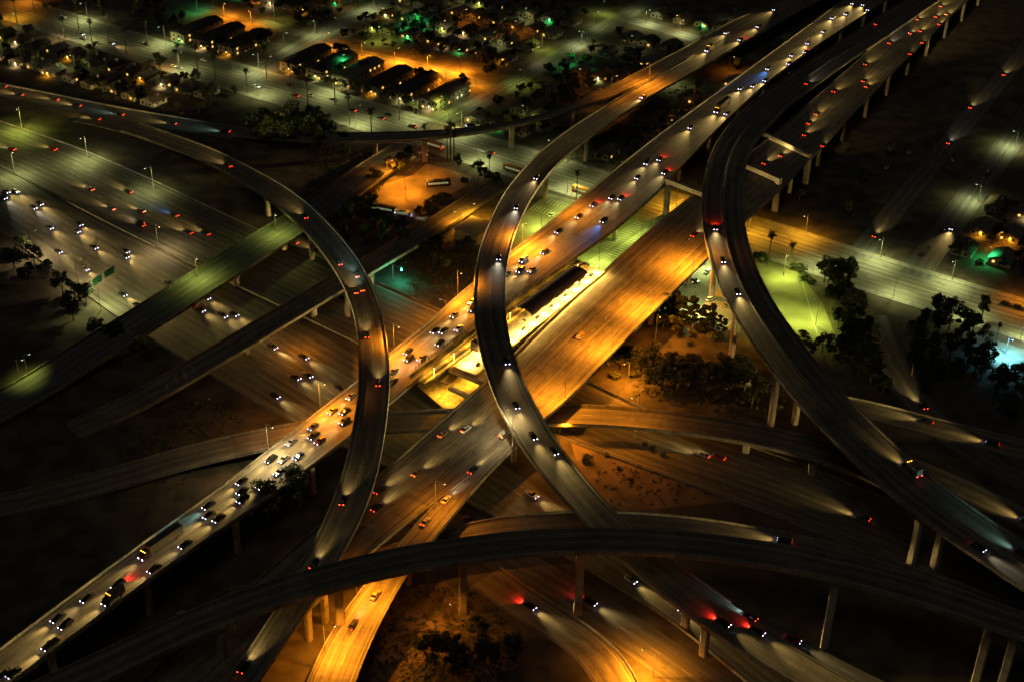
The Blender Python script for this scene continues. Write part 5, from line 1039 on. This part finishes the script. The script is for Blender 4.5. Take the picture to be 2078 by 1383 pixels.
def house(kind, p, ang, label, cat, group, porch_c=None):
    e = empty('apartment_block' if kind.startswith('flat') else 'house', p, ang); tag(e, label, cat, group); P, L, h = house_kit(kind)
    for n, me in P: link(n, me, e)
    if porch_c:
        b = MB(); b.box(.8, 1.15, -L - .22, -L - .02, 2.2, 2.5); b.build('porch_light', dict(o=G_sod, y=G_sod, h=G_sod, g=G_grn, p=G_grn, e=G_grn)[porch_c], e)
        l = bpy.data.objects.new('porch_glow', porch[porch_c]); C.objects.link(l); l.parent = e; l.location = (1, -L - .7, 2.35)
    return e
hr = random.Random(21); AH = A2
def row(phrase, cat, kinds, s0, s1, step, d, jit=1.0, porch_p=.35, skip=()):
    out = []; s = s0
    while s < s1:
        p = sd(s + hr.uniform(-jit, jit), d + hr.uniform(-jit, jit)); p.z = 0
        k = hr.choice(kinds); L = 17 if k.startswith('flat') else 7.5
        ok = all(clear_of(p + e1 * q, (), 4.5, 30) for q in ((-L, -L * .5, 0, L * .5, L) if k.startswith('flat') else (-L, 0, L)))
        if ok and not any(a < s < b for a, b in skip): out.append((p, k))
        s += step * hr.uniform(.92, 1.12)
    for i, (p, k) in enumerate(out):
        c = hr.choice('oyyhhpge') if hr.random() < porch_p else None
        house(k, p, AH + hr.choice((0, 0, 0, math.pi)) * 0 + math.pi * 0, f'{("dark roofed", "brown roofed", "grey roofed")[int(k[-1]) % 3]} {"long apartment block" if k.startswith("flat") else "house"} {phrase}, {ordinal(i)} from the left', cat, 'houses beyond the avenue', c)
FL = ['flat0', 'flat1', 'flat2', 'flat0']; HS = ['house0', 'house1', 'house2', 'wide0', 'wide1', 'wide2']
row('in the block facing the palm avenue', 'apartment block', FL, -262, -92, 19, 40, .5, .75)
row('between the avenue and orange street', 'apartment block', FL, -58, 40, 19, 40, .5, .85)
row('right of the diagonal side street', 'house', HS, 66, 150, 13, 28, 1.2, .4)
row('second row right of the diagonal street', 'house', HS, 66, 150, 13, 52, 1.2, .4)
row('just behind the orange street', 'house', HS, -215, 46, 13, 86, .8, .55, ((-86, -64),))
row('third row beyond the avenue', 'house', HS, -165, 46, 13, 110, .8, .45, ((-86, -64),))
row('fourth row beyond the avenue', 'house', HS, -120, 46, 13.5, 134, .8, .3)
row('middle row of the far block', 'house', HS, -100, 46, 13.5, 160, .8, .3)
row('fifth row beyond the avenue', 'house', HS, -70, 46, 13.5, 184, .8, .3)
row('farthest row beyond the avenue', 'house', HS, -20, 170, 13.5, 228, 1, .3)
row('behind the diagonal side street', 'house', HS, 66, 170, 13.5, 88, 1, .3)
row('far behind the diagonal side street', 'house', HS, 66, 170, 13.5, 116, 1, .3)
row('high behind the diagonal side street', 'house', HS, 66, 170, 13.5, 150, 1, .3)
row('near the top behind the diagonal street', 'house', HS, 66, 170, 13.5, 180, 1, .3)
row('on the near side of the avenue', 'house', HS, -262, -62, 14, -27, 1.2, .3)
row('between the avenue and upper left ramp', 'house', HS, -250, -80, 14, -50, 1.2, .25)
row('at the right edge beyond the avenue', 'house', HS, 326, 372, 15.5, 27, 1.0, .6)
row('second row at the right edge', 'house', HS, 326, 368, 15.5, 52, 1.0, .6)
row('third row at the right edge', 'house', HS, 326, 360, 15.5, 78, 1.0, .3)
# garden trees among the houses
tr = random.Random(8)
def gardens(phrase, s0, s1, d0, d1, n):
    pts = []
    for _ in range(n * 4):
        p = sd(tr.uniform(s0, s1), tr.uniform(d0, d1)); p.z = 0
        if clear_of(p, (), 2.0, 30) and all((p - q).length > 4.5 for q in pts): pts.append(p)
        if len(pts) == n: break
    pts.sort(key=lambda p: p.x / p.y)
    if not phrase: return pts
    for i, p in enumerate(pts): plant(tr.choice(['round0', 'round1', 'round2', 'bush0', 'bush1']), p, tr.uniform(.45, .95), f'dark garden tree {phrase}, {ordinal(i)} from the left', 'tree', 'garden trees')
gardens('in the block facing the palm avenue', -262, -92, 14, 66, 40)
gardens('between the avenue and orange street', -58, 44, 14, 66, 34)
far = gardens('', -200, 44, 76, 135, 90)
far += gardens('', -100, 160, 140, 250, 90)
far += gardens('', 64, 160, 14, 135, 84)
gardens('between the avenue and upper left ramp', -262, -60, -62, -16, 50)
gardens('at the right edge beyond the avenue', 322, 370, 14, 110, 22)
gardens('in the dark ground right of the freeway', 180, 300, 20, 130, 10)

# the distant tree cover among the far houses: too many to count, one mass
b = MB(); protos = [leafy(80 + k, 3.0, 2.5, 4.4, 10, 30, .62)[0] for k in range(4)]
for p in far:
    sc_ = tr.uniform(.55, 1.15); mt3 = Matrix.Translation(p) @ Matrix.Rotation(tr.uniform(0, 6.28), 4, 'Z') @ Matrix.Scale(sc_, 4); q = tr.choice(protos); k = len(b.v)
    b.v += [mt3 @ v for v in q.v]; b.f += [tuple(i + k for i in f) for f in q.f]; b.uv += q.uv; b.ed += q.ed; b.mi += q.mi
    b.tube([p - Vector((0, 0, .2)), p + Vector((0, 0, 3.6 * sc_))], .18, 5)
o = b.build('distant_trees', M_leaf, weld=False); o['kind'] = 'stuff'

# ================================================================ small built things
b = MB(); 
e = empty('utility_building', at(963, 480), A1); tag(e, 'small bright yellow flat roofed building beside the central flyover', 'building')
b.box(-7, 7, -6, 6, -.1, 5.2); b.build('wall', mat('yellow_stucco', (.5, .42, .2), .9, noise=.15, scale=.5), e)
b = MB(); b.box(-7.4, 7.4, -6.4, 6.4, 5.203, 5.6); b.build('roof', mat('pale_roof', (.45, .38, .22), .9, noise=.2, scale=.4), e)
b = MB(); b.box(-7.05, -6.95, -1, 1, 0, 2.3); b.build('door', M_dark, e)
def gantry(pa, pb, z, label, h=6.5, panels=((.15, .45), (.55, .9)), pm=None):
    A, B = at(*pa, z), at(*pb, z); d = B - A; L = d.length; e = empty('sign_gantry', A, math.atan2(d.y, d.x)); tag(e, label, 'sign gantry')
    for x in (0, L):
        m = MB(); m.tube([(x, 0, -.1), (x, 0, h)], .22, 8); m.build('post', M_metal, e)
    m = MB(); m.box(0, L, -.9, -.75, h - .2, h); m.box(0, L, .75, .9, h - .2, h); n = int(L / 2)
    for i in range(n): m.tube([(L * i / n, -.8, h - .1), (L * (i + 1) / n, .8, h - .1)], .06, 5)
    m.build('truss', M_metal, e)
    for a, c in panels:
        m = MB(); m.box(L * a, L * c, -1.15, -1.0, h - 2.2, h + .9); m.build('sign_panel', pm or M_sign, e)
M_sign = mat('green_sign_sheet', (.02, .12, .06), .5)
gantry((180, 604), (236, 566), 0, 'overhead sign gantry across the lower freeway lanes at far left')
G_red = glow('signal_red', (1.0, .05, .02), 25); G_sg = glow('signal_green', (.05, 1.0, .55), 25)
def signal(px, py, z, label, g, ang, h=6.5, power=0):
    e = empty('traffic_signal', at(px, py, z), ang); tag(e, label, 'traffic light', 'traffic lights')
    m = MB(); m.tube([(0, 0, -.1), (0, 0, h)], [.14, .1], 8); m.tube([(0, 0, h - .3), (5, 0, h)], .07, 6); m.build('pole', M_metal, e)
    m = MB(); m.box(4.6, 5.0, -.25, .25, h - 1.2, h - .1); m.build('signal_head', M_dark, e)
    m = MB(); m.box(4.5, 5.1, -.55, -.26, h - (.5 if g == 'r' else 1.1), h - (.2 if g == 'r' else .8)); m.build('signal_lens', G_red if g == 'r' else G_sg, e)
    if power:
        l = bpy.data.lights.new('signal_glow', 'POINT'); l.energy = power; l.color = (1, .05, .02) if g == 'r' else (.05, 1, .6); l.shadow_soft_size = .2
        lo = bpy.data.objects.new('signal_glow', l); C.objects.link(lo); lo.parent = e; lo.location = (4.8, -.9, h - .8)
signal(806, 330, 0, 'red traffic light by the bus yard corner', 'r', A2, power=300)
signal(842, 305, 0, 'red traffic light at the avenue crossing', 'r', A2, power=200)
signal(798, 566, 0, 'green traffic light in the dark below the narrow road bridge', 'g', A2, 7, 3500)
signal(1326, 462, 0, 'green white traffic light in the car park gap between carriageways', 'g', A2, 5, 300)
signal(1443, 672, 0, 'tiny green traffic light at the lower edge of the car park', 'g', A1, 4, 60)

lamp(612, 722, 'lamp below the narrow road bridge lighting its reddish girder', 'o', K * .45, 0, 10, 2, toward(612, 722, 600, 700), 170)
lamp(905, 655, 'lamp on the lower freeway verge under the left carriageway', 'o', K * .35, 0, 10, 2, toward(905, 655, 860, 640), 170)
lamp(730, 872, 'lamp among the piers below the left upper carriageway', 'o', K * .3, 0, 9, 2, 0, 170)

# dim fill lamps added along streets and house rows to lift the dark roofs
q = []
for key, st_ in (('SA', 9), ('SB', 9), ('SD', 10), ('SE', 12)):
    r = ROADS[key]
    for i in range(5, len(r.c) - 3, st_):
        sg = 1 if (i // st_) % 2 else -1; q.append((r.c[i] + r.n[i] * sg * (r.hw[i] + .8), math.atan2(-r.n[i].y * sg, -r.n[i].x * sg)))
for (s_, d_) in ((-180, 100), (-140, 100), (-100, 122), (-60, 122), (-20, 122), (20, 122), (-60, 146), (-20, 146), (20, 146), (-40, 172), (10, 172), (90, 40), (120, 72), (90, 102), (130, 130), (90, 165), (150, 165), (60, 240), (120, 240), (-240, -14), (-200, -14), (-160, -40), (-230, -40), (-120, -14)): q.append((sd(s_, d_), A1 + s_))
q.sort(key=lambda t: t[0].x / t[0].y)
vis = [t for t in q if t[0].y < 880]
for i, (p, a) in enumerate(vis):
    p.z = 0; e = lamp(700, 222, f'dim added lamp brightening the dark neighbourhood, {ordinal(i)} from the left', random.choice('pphgyo'), K * random.choice((.12, .2, .3)), 0, 9, 2, a, 165, 'added dim neighbourhood lamps'); e.location = p
